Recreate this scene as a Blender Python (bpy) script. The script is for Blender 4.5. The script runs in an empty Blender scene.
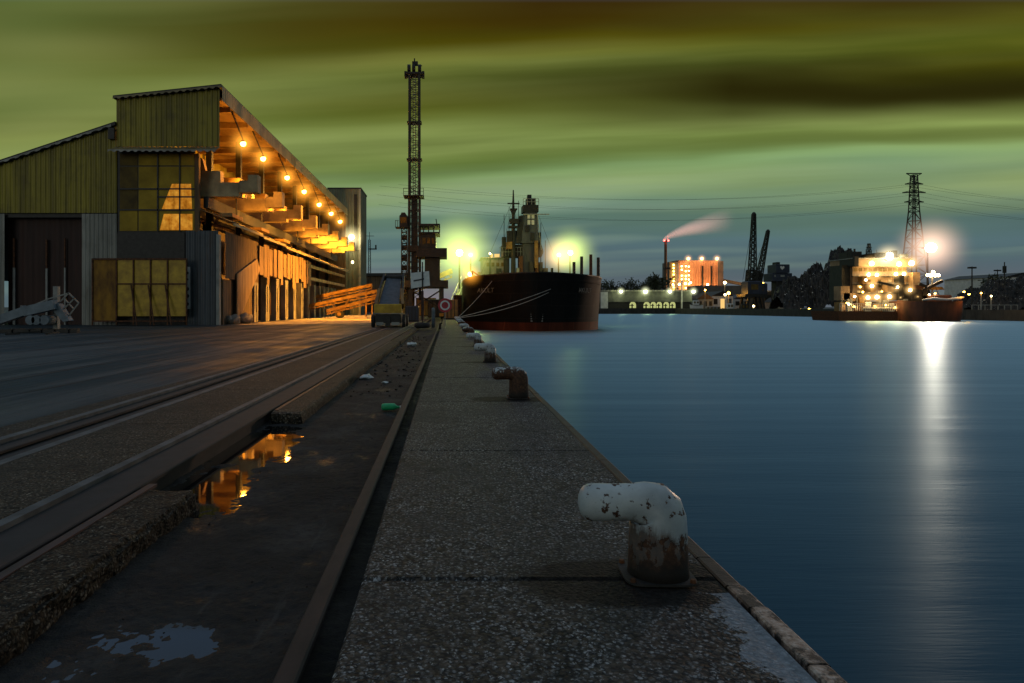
import bpy, math, random
from mathutils import Vector, noise
R = math.radians
rnd = random.Random(7)
scene = bpy.context.scene
col = scene.collection
F, HX, HY, EYE = 683.0, 447.0, 307.0, 1.5     # focal length in pixels, vanishing point, eye height: used to measure the place off the photograph

def W(px, py, Y):
    return Vector(((px - HX) * Y / F, Y, EYE - (py - HY) * Y / F))
def WX(px, Y): return (px - HX) * Y / F
def WZ(py, Y): return EYE - (py - HY) * Y / F

# ------------------------------------------------------------------ mesh builder
class MB:
    def __init__(s): s.v = []; s.f = []
    def add(s, vs, fs):
        n = len(s.v); s.v += [tuple(v) for v in vs]; s.f += [tuple(n + i for i in f) for f in fs]; return s
    def box(s, x0, x1, y0, y1, z0, z1):
        return s.add([(x0,y0,z0),(x1,y0,z0),(x1,y1,z0),(x0,y1,z0),(x0,y0,z1),(x1,y0,z1),(x1,y1,z1),(x0,y1,z1)],
              [(0,3,2,1),(4,5,6,7),(0,1,5,4),(1,2,6,5),(2,3,7,6),(3,0,4,7)])
    def cbox(s, x0, x1, y0, y1, z0, z1, c=.02):
        # box with chamfered top rim
        a = [(x0,y0,z0),(x1,y0,z0),(x1,y1,z0),(x0,y1,z0),(x0,y0,z1-c),(x1,y0,z1-c),(x1,y1,z1-c),(x0,y1,z1-c),
             (x0+c,y0+c,z1),(x1-c,y0+c,z1),(x1-c,y1-c,z1),(x0+c,y1-c,z1)]
        return s.add(a, [(0,3,2,1),(0,1,5,4),(1,2,6,5),(2,3,7,6),(3,0,4,7),(4,5,9,8),(5,6,10,9),(6,7,11,10),(7,4,8,11),(8,9,10,11)])
    def bar(s, p, q, w, h=None):
        p, q = Vector(p), Vector(q); h = h or w
        d = (q - p).normalized()
        up = Vector((0,0,1)) if abs(d.z) < .95 else Vector((0,1,0))
        a = d.cross(up).normalized() * w / 2; b = d.cross(a).normalized() * h / 2
        vs = [p-a-b, p+a-b, p+a+b, p-a+b, q-a-b, q+a-b, q+a+b, q-a+b]
        return s.add(vs, [(0,1,2,3),(7,6,5,4),(0,4,5,1),(1,5,6,2),(2,6,7,3),(3,7,4,0)])
    def tube(s, p, q, r0, r1=None, n=10, cap=True):
        return s.path([p, q], [r0, r0 if r1 is None else r1], n, cap)
    def path(s, pts, rs, n=10, cap=True):
        pts = [Vector(p) for p in pts]; base = len(s.v)
        if not hasattr(rs, '__len__'): rs = [rs] * len(pts)
        prev = None
        for i, p in enumerate(pts):
            d = (pts[min(i+1, len(pts)-1)] - pts[max(i-1, 0)]).normalized()
            if prev is None:
                up = Vector((0,0,1)) if abs(d.z) < .9 else Vector((0,1,0))
                a = d.cross(up).normalized()
            else:
                a = (prev - d * prev.dot(d)).normalized()
            prev = a; b = d.cross(a)
            for k in range(n):
                t = 2 * math.pi * k / n
                s.v.append(tuple(p + (a * math.cos(t) + b * math.sin(t)) * rs[i]))
        for i in range(len(pts) - 1):
            for k in range(n):
                k2 = (k + 1) % n; o = base + i * n
                s.f.append((o + k, o + k2, o + n + k2, o + n + k))
        if cap:
            s.f.append(tuple(base + k for k in reversed(range(n))))
            s.f.append(tuple(base + (len(pts) - 1) * n + k for k in range(n)))
        return s
    def poly(s, pts): return s.add(pts, [tuple(range(len(pts)))])
    def prism(s, pts, vec):
        n = len(pts); vec = Vector(vec); a = [Vector(p) for p in pts]
        return s.add(a + [p + vec for p in a], [tuple(reversed(range(n))), tuple(range(n, 2*n))] + [(i, (i+1) % n, n + (i+1) % n, n + i) for i in range(n)])
    def ball(s, c, r, n=10, m=7, sz=1.0):
        c = Vector(c); vs = [c + Vector((0,0,r*sz))]
        for j in range(1, m):
            t = math.pi * j / m
            for k in range(n):
                u = 2*math.pi*k/n; vs.append(c + Vector((r*math.sin(t)*math.cos(u), r*math.sin(t)*math.sin(u), r*sz*math.cos(t))))
        vs.append(c - Vector((0,0,r*sz))); fs = []
        for k in range(n): fs.append((0, 1+k, 1+(k+1) % n))
        for j in range(m-2):
            for k in range(n):
                o = 1 + j*n; fs.append((o+k, o+n+k, o+n+(k+1) % n, o+(k+1) % n))
        o = 1 + (m-2)*n
        for k in range(n): fs.append((o+k, len(vs)-1, o+(k+1) % n))
        return s.add(vs, fs)
    def corr(s, p0, p1, zb, zt, pitch=.35, amp=.05):
        # corrugated sheet standing between two plan points; zb / zt are numbers or functions of 0..1
        p0, p1 = Vector((p0[0], p0[1])), Vector((p1[0], p1[1])); L = (p1 - p0).length
        d = (p1 - p0) / L; nn = Vector((d.y, -d.x)); k = max(2, int(L / pitch * 4)); base = len(s.v)
        fb = zb if callable(zb) else (lambda t: zb); ft = zt if callable(zt) else (lambda t: zt)
        pat = [0, 0, 1, 1]
        for i in range(k + 1):
            t = i / k; q = p0 + d * L * t + nn * amp * pat[i % 4]
            s.v += [(q.x, q.y, fb(t)), (q.x, q.y, ft(t))]
        for i in range(k):
            o = base + 2*i; s.f.append((o, o+2, o+3, o+1))
        return s
    def lattice(s, p0, p1, w0, w1, n, rc, rb, d0=None, d1=None):
        p0, p1 = Vector(p0), Vector(p1); d = (p1 - p0).normalized()
        up = Vector((0,1,0)) if abs(d.y) < .9 else Vector((0,0,1))
        a = d.cross(up).normalized(); b = d.cross(a).normalized()
        d0 = w0 if d0 is None else d0; d1 = w1 if d1 is None else d1
        def ring(t):
            w = (w0 + (w1-w0)*t)/2; h = (d0 + (d1-d0)*t)/2; c = p0.lerp(p1, t)
            return [c - a*w - b*h, c + a*w - b*h, c + a*w + b*h, c - a*w + b*h]
        rings = [ring(i/n) for i in range(n+1)]
        for k in range(4): s.bar(rings[0][k], rings[-1][k], rc)
        for i in range(n):
            for k in range(4):
                k2 = (k+1) % 4
                if (i + k) % 2: s.bar(rings[i][k], rings[i+1][k2], rb)
                else: s.bar(rings[i][k2], rings[i+1][k], rb)
                s.bar(rings[i+1][k], rings[i+1][k2], rb)
        return s
    def build(s, name, mat, parent=None, loc=None, smooth=False):
        off = Vector((0,0,0))
        p = parent
        while p: off += p.location; p = p.parent
        if parent is None and loc is not None: off = Vector(loc)
        me = bpy.data.meshes.new(name)
        me.from_pydata([tuple(Vector(v) - off) for v in s.v], [], s.f); me.validate(); me.update()
        if smooth:
            for pl in me.polygons: pl.use_smooth = True
        o = bpy.data.objects.new(name, me); col.objects.link(o)
        if mat: me.materials.append(mat)
        if parent: o.parent = parent
        elif loc is not None: o.location = loc
        return o

def thing(name, label, cat, loc, group=None):
    o = bpy.data.objects.new(name, None); col.objects.link(o); o.location = loc; o.empty_display_size = .2
    o['label'] = label; o['category'] = cat
    if group: o['group'] = group
    return o
def tag(o, label, cat, group=None, kind=None):
    o['label'] = label; o['category'] = cat
    if group: o['group'] = group
    if kind: o['kind'] = kind
    return o
def struct(o): o['kind'] = 'structure'; return o
def copy_tree(o, parent=None):
    c = o.copy(); col.objects.link(c); c.parent = parent
    for ch in list(o.children): copy_tree(ch, c)
    return c

# ------------------------------------------------------------------ materials
class NT:
    def __init__(s, name):
        s.m = bpy.data.materials.new(name); s.m.use_nodes = True; s.t = s.m.node_tree
        s.t.nodes.clear(); s.out = s.t.nodes.new('ShaderNodeOutputMaterial')
    def n(s, ty, **kw):
        nd = s.t.nodes.new(ty)
        for k, v in kw.items():
            if k.startswith('i_'): nd.inputs[k[2:].replace('_', ' ')].default_value = v
            else: setattr(nd, k, v)
        return nd
    def l(s, a, b): s.t.links.new(a, b)
    def coord(s, scale=(1,1,1), kind='Object', loc=(0,0,0)):
        tc = s.n('ShaderNodeTexCoord'); mp = s.n('ShaderNodeMapping'); mp.inputs['Scale'].default_value = scale; mp.inputs['Location'].default_value = loc
        s.l(tc.outputs[kind], mp.inputs[0]); return mp.outputs[0]
    def noise(s, vec, sc, det=4, rough=.55):
        nd = s.n('ShaderNodeTexNoise'); nd.inputs['Scale'].default_value = sc; nd.inputs['Detail'].default_value = det; nd.inputs['Roughness'].default_value = rough
        s.l(vec, nd.inputs['Vector']); return nd.outputs['Fac']
    def ramp(s, fac, stops):
        r = s.n('ShaderNodeValToRGB'); e = r.color_ramp.elements
        while len(e) < len(stops): e.new(.5)
        for el, (p, c) in zip(e, stops):
            el.position = p; el.color = (*c, 1) if hasattr(c, '__len__') else (c, c, c, 1)
        s.l(fac, r.inputs[0]); return r.outputs[0]
    def mix(s, fac, a, b, mode='MIX'):
        m = s.n('ShaderNodeMix', data_type='RGBA', blend_type=mode)
        for inp, v in ((0, fac), (6, a), (7, b)):
            if hasattr(v, 'is_output'): s.l(v, m.inputs[inp])
            elif inp == 0: m.inputs[0].default_value = v
            else: m.inputs[inp].default_value = (*v, 1)
        return m.outputs[2]
    def math(s, op, a, b=0.0, c=0.0, clamp=False):
        m = s.n('ShaderNodeMath', operation=op, use_clamp=clamp)
        for i, v in enumerate((a, b, c)):
            if hasattr(v, 'is_output'): s.l(v, m.inputs[i])
            else: m.inputs[i].default_value = v
        return m.outputs[0]
    def bsdf(s, color, rough=.7, metal=0.0, bump=None, bstr=.3, bdist=.02, spec=.5):
        b = s.n('ShaderNodeBsdfPrincipled')
        for k, v in (('Base Color', color), ('Roughness', rough), ('Metallic', metal), ('Specular IOR Level', spec)):
            if hasattr(v, 'is_output'): s.l(v, b.inputs[k])
            elif k == 'Base Color': b.inputs[k].default_value = (*v, 1)
            else: b.inputs[k].default_value = v
        if bump is not None:
            bp = s.n('ShaderNodeBump'); bp.inputs['Strength'].default_value = bstr; bp.inputs['Distance'].default_value = bdist
            s.l(bump, bp.inputs['Height']); s.l(bp.outputs[0], b.inputs['Normal'])
        s.b = b; s.l(b.outputs[0], s.out.inputs[0]); return s.m
    def sep(s, vec):
        x = s.n('ShaderNodeSeparateXYZ'); s.l(vec, x.inputs[0]); return x.outputs

def M(name, c1, c2, sc=2.0, rough=.7, metal=0.0, stretch=(1,1,1), bump=.15, det=6, lo=.35, hi=.65):
    t = NT(name); v = t.coord(stretch); f = t.noise(v, sc, det, .6)
    return t.bsdf(t.ramp(f, [(lo, c1), (hi, c2)]), rough, metal, f, bump, .02)
def sheet(name, c1, c2, c3, rough=.55, metal=0.0):
    # corrugated cladding: sheet-to-sheet tone, vertical run-off streaks and rust
    t = NT(name)
    st = t.noise(t.coord((1.1,1.1,.02)), 1.0, 2, .5); fine = t.noise(t.coord((5,5,.25)), 1.0, 5, .6); bl = t.noise(t.coord((.5,.5,.5)), 1.0, 6, .65)
    a = t.ramp(st, [(.35, c1), (.65, c2)])
    a = t.mix(t.ramp(fine, [(.45, 0.0), (.75, .7)]), a, c3)
    a = t.mix(t.ramp(bl, [(.5, 0.0), (.8, .8)]), a, c3)
    rs = t.noise(t.coord((.9,.9,.10), loc=(5,2,1)), 1.0, 7, .7)
    a = t.mix(t.ramp(rs, [(.60, 0.0), (.74, .75)]), a, (.10,.042,.014))
    return t.bsdf(a, rough, metal, fine, .1, .01)
def emit(name, c, s):
    t = NT(name); e = t.n('ShaderNodeEmission'); e.inputs[0].default_value = (*c, 1); e.inputs[1].default_value = s
    t.l(e.outputs[0], t.out.inputs[0]); return t.m

def aggregate(name, dark, mid, light, sc, stain, edge_paint=False):
    t = NT(name); v = t.coord()
    # pebbles: two sizes of broken cells, their outlines wobbled so no two match
    wob = t.n('ShaderNodeTexNoise'); wob.inputs['Scale'].default_value = sc*1.3; wob.inputs['Detail'].default_value = 2; t.l(v, wob.inputs['Vector'])
    vm = t.n('ShaderNodeVectorMath', operation='MULTIPLY_ADD'); t.l(wob.outputs['Color'], vm.inputs[0]); vm.inputs[1].default_value = (.9/sc,)*3; t.l(v, vm.inputs[2])
    vo = t.n('ShaderNodeTexVoronoi'); vo.inputs['Scale'].default_value = sc; t.l(vm.outputs[0], vo.inputs['Vector'])
    vs = t.n('ShaderNodeTexVoronoi'); vs.inputs['Scale'].default_value = sc*2.6; t.l(vm.outputs[0], vs.inputs['Vector'])
    c1_ = t.sep(vo.outputs['Color'])[0]; c2_ = t.sep(vs.outputs['Color'])[1]
    pick = t.math('GREATER_THAN', t.sep(vo.outputs['Color'])[2], .45)
    cell = t.math('ADD', t.math('MULTIPLY', c1_, pick), t.math('MULTIPLY', c2_, t.math('SUBTRACT', 1.0, pick)))
    c = t.ramp(cell, [(0.0, dark), (.40, mid), (.66, [.6*a+.4*b for a, b in zip(mid, light)]), (.9, light), (1.0, [min(.7, 1.5*x) for x in light])])
    # mortar between the pebbles
    c = t.mix(t.ramp(vo.outputs['Distance'], [(.34, 0.0), (.60, .9)]), c, [.4*x for x in dark])
    c = t.mix(t.ramp(t.sep(vo.outputs['Color'])[1], [(.55, 0.0), (.9, .6)]), c, [light[0]*.34, light[1]*.26, light[2]*.19])
    big = t.noise(v, .9, 6, .65); med = t.noise(v, 5, 6, .65)
    c = t.mix(t.ramp(big, [(.36, .62), (.60, 0.0)]), c, stain)
    c = t.mix(t.ramp(med, [(.52, 0.0), (.72, .75)]), c, [.4*x for x in dark])
    if edge_paint:
        # bitumen-stained patches round the bollard feet
        x, y, z = t.sep(v)
        yy = t.math('MULTIPLY', t.math('SUBTRACT', t.math('FRACT', t.math('DIVIDE', t.math('SUBTRACT', y, .03), 7.42)), .5), 7.42)
        xx = t.math('DIVIDE', t.math('SUBTRACT', x, 1.06), .62); yy = t.math('DIVIDE', yy, .30)
        rr = t.math('ADD', t.math('POWER', t.math('ABSOLUTE', xx), 2.6), t.math('POWER', t.math('ABSOLUTE', yy), 2.6))
        rr = t.math('ADD', rr, t.math('MULTIPLY', t.math('SUBTRACT', med, .5), 2.2))
        c = t.mix(t.math('MULTIPLY', t.math('SUBTRACT', 1.5, rr), 1.6, clamp=True), c, t.ramp(t.noise(v, 40, 5, .7), [(.35, (.006,.006,.006)), (.75, (.035,.032,.03))]))
    h = t.math('SUBTRACT', 1.0, vo.outputs['Distance'])
    if edge_paint:
        # hairline cracks and rust-brown spill stains
        wv = t.n('ShaderNodeTexNoise'); wv.inputs['Scale'].default_value = 2.2; wv.inputs['Detail'].default_value = 6; t.l(v, wv.inputs['Vector'])
        wa = t.n('ShaderNodeVectorMath', operation='MULTIPLY_ADD'); t.l(wv.outputs['Color'], wa.inputs[0]); wa.inputs[1].default_value = (.7,.7,0); t.l(v, wa.inputs[2])
        ck = t.n('ShaderNodeTexVoronoi', feature='DISTANCE_TO_EDGE'); ck.inputs['Scale'].default_value = .42; t.l(wa.outputs[0], ck.inputs['Vector'])
        cm = t.math('SUBTRACT', 1.0, t.math('MULTIPLY', ck.outputs['Distance'], 260.0), clamp=True)
        cm = t.math('MULTIPLY', cm, t.math('GREATER_THAN', t.noise(v, .7, 3, .5), .50))
        c = t.mix(t.math('MULTIPLY', cm, .9), c, (.003,.003,.003))
        c = t.mix(t.ramp(t.noise(t.coord((1.6,.8,1), loc=(3,1,0)), 1.0, 7, .7), [(.60, 0.0), (.72, .65)]), c, (.020,.012,.008))
        x, y, z = t.sep(v)
        # worn pale mortar skin along the waterside edge of the nearest slab
        m = t.math('SUBTRACT', x, t.math('MULTIPLY', t.math('ABSOLUTE', t.math('SUBTRACT', y, 2.9)), .10))
        m = t.math('ADD', m, t.math('MULTIPLY', t.math('SUBTRACT', t.noise(v, 7, 7, .75), .5), .75))
        near = t.math('LESS_THAN', t.math('ADD', y, t.math('MULTIPLY', big, .3)), 3.78)
        f = t.math('MULTIPLY', t.ramp(m, [(.0, 0.0), (1.0, 1.0)]), 1.0)
        f = t.math('MULTIPLY', t.math('GREATER_THAN', m, 1.30), near)
        c = t.mix(t.math('MULTIPLY', f, .62), c, t.ramp(t.noise(v, 25, 5, .7), [(.3, (.16,.19,.23)), (.7, (.38,.43,.50))]))
    b = t.bsdf(c, t.ramp(cell, [(0.0, .6), (1.0, .85)]), 0, h, .8, .008, .12)
    return b

mats = {}
mats['apron'] = aggregate('exposed_aggregate', (.012,.0125,.0132), (.066,.068,.0715), (.37,.385,.40), 44, (.040,.041,.042), True)
mats['slab'] = aggregate('yard_aggregate', (.016,.014,.012), (.062,.054,.043), (.26,.225,.175), 40, (.034,.03,.024))
mats['ledge'] = aggregate('ledge_aggregate', (.006,.005,.004), (.038,.032,.025), (.20,.17,.135), 46, (.018,.015,.012))
def asphalt_mat():
    t = NT('yard_asphalt'); v = t.coord()
    a = t.noise(v, .28, 9, .65); g = t.noise(v, 24, 4, .7)
    # worn wheel tracks and seams crossing the yard on a slant
    mp = t.n('ShaderNodeMapping'); mp.inputs['Rotation'].default_value = (0,0,R(2)); mp.inputs['Scale'].default_value = (.9,.035,1); t.l(v, mp.inputs[0])
    tr = t.noise(mp.outputs[0], 1.0, 6, .7)
    c = t.ramp(a, [(.30, (.009,.016,.020)), (.5, (.024,.038,.046)), (.72, (.048,.070,.084))])
    c = t.mix(t.ramp(tr, [(.52, 0.0), (.68, .8)]), c, (.066,.095,.112))
    c = t.mix(t.ramp(tr, [(.30, .9), (.44, 0.0)]), c, (.005,.006,.007))
    c = t.mix(t.ramp(g, [(.5, 0.0), (.75, .6)]), c, (.004,.005,.005))
    return t.bsdf(c, t.ramp(a, [(.35, .40), (.65, .75)]), 0, g, .5, .012, t.ramp(tr, [(.40, .42), (.55, .04)]))
mats['asphalt'] = asphalt_mat()
mats['asphalt_dark'] = M('groove_asphalt', (.006,.006,.007), (.016,.016,.018), 4, .75)
mats['border'] = M('pale_concrete', (.035,.04,.045), (.10,.108,.115), 3, .7, det=8)
mats['patch'] = M('bitumen_patch', (.010,.010,.010), (.03,.028,.027), 9, .75, det=8)
mats['concrete'] = M('grey_concrete', (.10,.10,.095), (.24,.235,.22), 1.2, .8, det=8, stretch=(1,1,.4))
mats['quaywall'] = M('wet_quay_wall', (.008,.008,.008), (.04,.038,.035), 1.2, .6, det=8, stretch=(1,1,.3))
mats['ground'] = M('far_ground', (.02,.02,.02), (.06,.055,.05), .05, .8, det=8)
mats['rail'] = M('rusty_rail', (.006,.004,.004), (.028,.015,.014), 9, .75, .0, det=9, stretch=(1,.35,1))
mats['rust'] = M('rusty_steel', (.03,.012,.006), (.16,.06,.022), 5, .75, .2, det=8)
mats['redbar'] = M('worn_red_bar', (.018,.009,.009), (.06,.026,.026), 8, .6, .2, det=8, stretch=(1,.3,1))
mats['black'] = M('black_steel', (.008,.008,.008), (.024,.023,.022), 3, .55, .2)
mats['crane'] = M('dark_crane_paint', (.009,.010,.009), (.030,.030,.025), 1.5, .55, .2)
mats['grey'] = M('grey_paint', (.16,.17,.17), (.28,.29,.28), 1.0, .5)
mats['dull_wall'] = M('dull_grey_wall', (.06,.065,.06), (.12,.125,.115), .4, .7)
mats['white'] = M('white_paint', (.55,.56,.55), (.74,.74,.72), .8, .5)
mats['yellow'] = M('yellow_paint', (.32,.185,.008), (.60,.38,.022), 1.3, .55, det=8)
mats['ochre'] = M('ochre_machine_paint', (.12,.06,.012), (.30,.165,.035), 1.2, .55, det=8)
mats['brown'] = M('brown_boards', (.06,.035,.018), (.17,.10,.05), 1.0, .8, stretch=(3,3,.3), det=8)
mats['wood'] = M('weathered_planks', (.16,.10,.055), (.38,.25,.14), 1.0, .8, stretch=(3,3,.25), det=8)
mats['door'] = M('dark_red_door', (.022,.007,.005), (.05,.018,.012), .8, .7, stretch=(2,2,.2))
mats['rust_yellow'] = M('rust_streaked_yellow', (.10,.04,.006), (.34,.17,.012), 1.0, .75, det=9, stretch=(1.2,1.2,.5))
mats['dust'] = M('dusty_pool_concrete', (.10,.085,.065), (.26,.225,.18), .5, .7, det=9)
mats['rubber'] = M('rubber', (.010,.010,.010), (.022,.022,.022), 6, .8)
mats['belt'] = M('belt_rubber', (.035,.05,.07), (.07,.09,.12), 3, .6)
mats['olive_sheet'] = sheet('olive_corrugated', (.20,.158,.007), (.34,.272,.015), (.055,.04,.005))
mats['grey_sheet'] = sheet('pale_corrugated', (.20,.20,.18), (.33,.33,.30), (.09,.085,.07))
mats['slate_sheet'] = sheet('slate_corrugated', (.04,.048,.06), (.085,.10,.12), (.025,.025,.027))
mats['roof_sheet'] = sheet('roof_corrugated', (.16,.13,.06), (.28,.22,.11), (.08,.06,.03))
mats['fascia'] = sheet('fascia_corrugated', (.30,.25,.13), (.42,.36,.20), (.15,.11,.06))
mats['green_sheet'] = sheet('green_grey_corrugated', (.09,.10,.075), (.15,.16,.12), (.05,.05,.04))
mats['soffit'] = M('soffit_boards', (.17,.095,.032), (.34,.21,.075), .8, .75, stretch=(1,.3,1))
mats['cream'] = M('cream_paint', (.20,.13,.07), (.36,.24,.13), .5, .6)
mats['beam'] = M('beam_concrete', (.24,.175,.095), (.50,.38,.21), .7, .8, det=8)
mats['pane'] = M('olive_wired_glass', (.22,.14,.010), (.46,.31,.028), .6, .85, det=8, lo=.3, hi=.7)  # warm light from inside is put into the pane colour
mats['pane_dark'] = M('dark_glass', (.06,.036,.006), (.14,.09,.012), .9, .8, det=8)
def hull_mat(name, c1, c2, rustc, amt):
    t = NT(name); v = t.coord()
    a = t.noise(t.coord((.5,.5,.12)), 1.0, 6, .6); r = t.noise(t.coord((1.3,1.3,.10)), 1.0, 7, .7)
    br = t.n('ShaderNodeTexBrick'); br.inputs['Scale'].default_value = .35; br.inputs['Mortar Size'].default_value = .012; br.inputs['Brick Width'].default_value = 1.6; br.inputs['Row Height'].default_value = .55
    x, y, z = t.sep(v); cb = t.n('ShaderNodeCombineXYZ'); t.l(t.math('ADD', x, t.math('MULTIPLY', y, .6)), cb.inputs[0]); t.l(z, cb.inputs[1]); t.l(cb.outputs[0], br.inputs['Vector'])
    c = t.ramp(a, [(.35, c1), (.65, c2)])
    c = t.mix(t.ramp(r, [(.58, 0.0), (.74, amt)]), c, rustc)
    c = t.mix(t.math('MULTIPLY', br.outputs['Fac'], .5), c, [2.2*q for q in c2])
    return t.bsdf(c, .6, 0, br.outputs['Fac'], .4, .03, .12)
mats['hull'] = hull_mat('black_hull_paint', (.003,.003,.003), (.009,.009,.009), (.016,.009,.006), .4)
mats['boot'] = hull_mat('red_boot_topping', (.055,.013,.007), (.12,.030,.015), (.03,.016,.010), .9)
mats['redhull'] = M('red_brown_hull', (.035,.012,.007), (.13,.042,.02), .5, .65, stretch=(1,1,.3))
mats['navy'] = M('navy_paint', (.012,.016,.035), (.03,.04,.07), .5, .5)
mats['factory'] = sheet('factory_lit_cladding', (.40,.20,.10), (.48,.25,.125), (.30,.14,.07))  # orange lamplight is put into the cladding colour
mats['factory_dark'] = M('factory_shadow_side', (.10,.085,.07), (.16,.13,.11), .2, .7)  # darker copy of the cladding, shade put into the colour
mats['scrap'] = M('scrap_metal', (.008,.008,.009), (.07,.06,.05), .9, .5, .3, det=9, lo=.4, hi=.75)
mats['leaf'] = M('dark_foliage', (.015,.02,.008), (.05,.06,.025), .7, .7)
mats['bark'] = M('bark', (.02,.015,.01), (.06,.045,.03), 3, .9, stretch=(1,1,.2))
mats['rope'] = M('pale_rope', (.30,.28,.24), (.48,.45,.40), 6, .85)
mats['cable'] = M('power_cable', (.012,.012,.012), (.025,.025,.025), 3, .6)
mats['green_plastic'] = M('green_plastic', (.01,.30,.11), (.03,.48,.20), 8, .35)
mats['signred'] = M('sign_red', (.30,.012,.025), (.42,.03,.05), 4, .4)
mats['signwhite'] = M('sign_white', (.55,.62,.66), (.70,.76,.78), 4, .4)
mats['steelblue'] = M('faded_blue_grey_paint', (.09,.12,.15), (.20,.25,.30), 1.3, .6, det=8)
mats['litter'] = M('litter_plastic', (.35,.40,.42), (.6,.65,.66), 10, .5)
mats['sack'] = M('sacking', (.12,.10,.085), (.28,.25,.215), 3, .9, det=8)
# lamps
ORANGE, WARM, GREENW, PINKW = (1.0,.38,.035), (1.0,.60,.20), (.80,1.0,.20), (1.0,.52,.25)
mats['e_orange'] = emit('sodium_lamp', (1.0,.55,.08), 22)
mats['e_warm'] = emit('warm_lamp', (1.0,.74,.32), 25)
mats['e_white'] = emit('white_flood', (1.0,.92,.72), 34)
mats['e_green'] = emit('greenish_flood', (.92,1.0,.34), 34)
mats['e_red'] = emit('red_beacon', (1.0,.08,.06), 12)
mats['e_window'] = emit('lit_window', (1.0,.62,.20), 1.0)
mats['e_lit_green'] = emit('lit_opening', (.85,.90,.34), .55)
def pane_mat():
    t = NT('inside_light_patch'); v = t.coord(); n = t.noise(v, 1.2, 6, .65); s = t.noise(t.coord((3,3,.4)), 1.0, 5, .6)
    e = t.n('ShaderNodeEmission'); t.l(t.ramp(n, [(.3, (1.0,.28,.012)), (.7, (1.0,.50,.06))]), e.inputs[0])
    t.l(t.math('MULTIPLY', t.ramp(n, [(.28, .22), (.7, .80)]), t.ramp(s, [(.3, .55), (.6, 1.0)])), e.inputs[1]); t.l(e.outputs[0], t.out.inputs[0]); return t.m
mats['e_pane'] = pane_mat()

def bollard_mat(name, rusty):
    t = NT(name); v = t.coord((1,1,1)); x, y, z = t.sep(v)
    n1 = t.noise(v, 9, 8, .7); n2 = t.noise(t.coord((11,11,3.0)), 1.0, 6, .7); n3 = t.noise(v, 30, 6, .7); n0 = t.noise(v, 3.2, 5, .6)
    white = t.ramp(n0, [(.3, (.27,.31,.33)), (.7, (.52,.58,.60))])
    rustc = t.ramp(n3, [(.3, (.012,.006,.004)), (.55, (.07,.030,.014)), (.78, (.20,.10,.045))])
    # rust rises from the foot, runs down the column and breaks out in chips
    low = t.math('MULTIPLY', t.math('SUBTRACT', .30, z), 2.0)
    m = t.math('ADD', t.math('ADD', low, t.math('MULTIPLY', n1, 1.4)), t.math('MULTIPLY', n2, 1.2))
    f = t.ramp(m, [(1.17 - .42 * rusty, 0.0), (1.25 - .34 * rusty, 1.0)]) if False else t.math('MULTIPLY', t.math('SUBTRACT', m, 1.45 - .60 * rusty), 9.0, clamp=True)
    chip = t.math('MULTIPLY', t.math('SUBTRACT', t.noise(v, 17, 4, .6), .578 - .07*rusty), 22.0, clamp=True)
    f = t.math('MAXIMUM', f, chip)
    edge = t.math('SUBTRACT', .325, t.math('MULTIPLY', t.math('MULTIPLY', x, 7.0, clamp=True), .13))
    under = t.math('MULTIPLY', t.math('ADD', t.math('SUBTRACT', edge, z), t.math('ADD', t.math('MULTIPLY', t.math('SUBTRACT', n1, .5), .16), t.math('MULTIPLY', t.math('SUBTRACT', n2, .5), .34))), 14.0, clamp=True)
    f = t.math('MAXIMUM', f, t.math('MULTIPLY', under, .85))
    c = t.mix(f, white, rustc)
    grime = t.math('MULTIPLY', t.math('SUBTRACT', t.math('ADD', .17, t.math('MULTIPLY', t.math('SUBTRACT', n0, .5), .2)), z), 9.0, clamp=True)
    c = t.mix(t.math('MULTIPLY', grime, .92), c, (.008,.007,.006))
    hgt = t.math('ADD', t.math('MULTIPLY', f, -.6), n3)
    return t.bsdf(c, t.ramp(f, [(0.0, .42), (1.0, .8)]), 0, hgt, .35, .006)
mats['bollard'] = bollard_mat('peeling_white_bollard_paint', 0.0)
mats['bollard_rust'] = bollard_mat('rusted_bollard_paint', 1.0)

def coping_mat():
    t = NT('worn_coping'); v = t.coord(); x, y, z = t.sep(v)
    n = t.noise(v, 3.0, 7, .7); f = t.noise(v, 30, 5, .7)
    # bare, scuffed nose on the nearest slab; black fender rubber farther on
    c = t.ramp(f, [(.3, (.15,.085,.055)), (.5, (.36,.27,.22)), (.7, (.52,.46,.42))])
    c = t.mix(t.ramp(n, [(.47, 0.0), (.53, 1.0)]), c, (.014,.011,.010))
    far = t.math('MULTIPLY', t.math('SUBTRACT', t.math('ADD', y, t.math('MULTIPLY', n, .4)), 3.75), 6.0, clamp=True)
    c = t.mix(far, c, t.ramp(n, [(.4, (.010,.008,.007)), (.75, (.05,.03,.02))]))
    return t.bsdf(c, .65, 0, f, .5, .01)
mats['coping'] = coping_mat()

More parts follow.
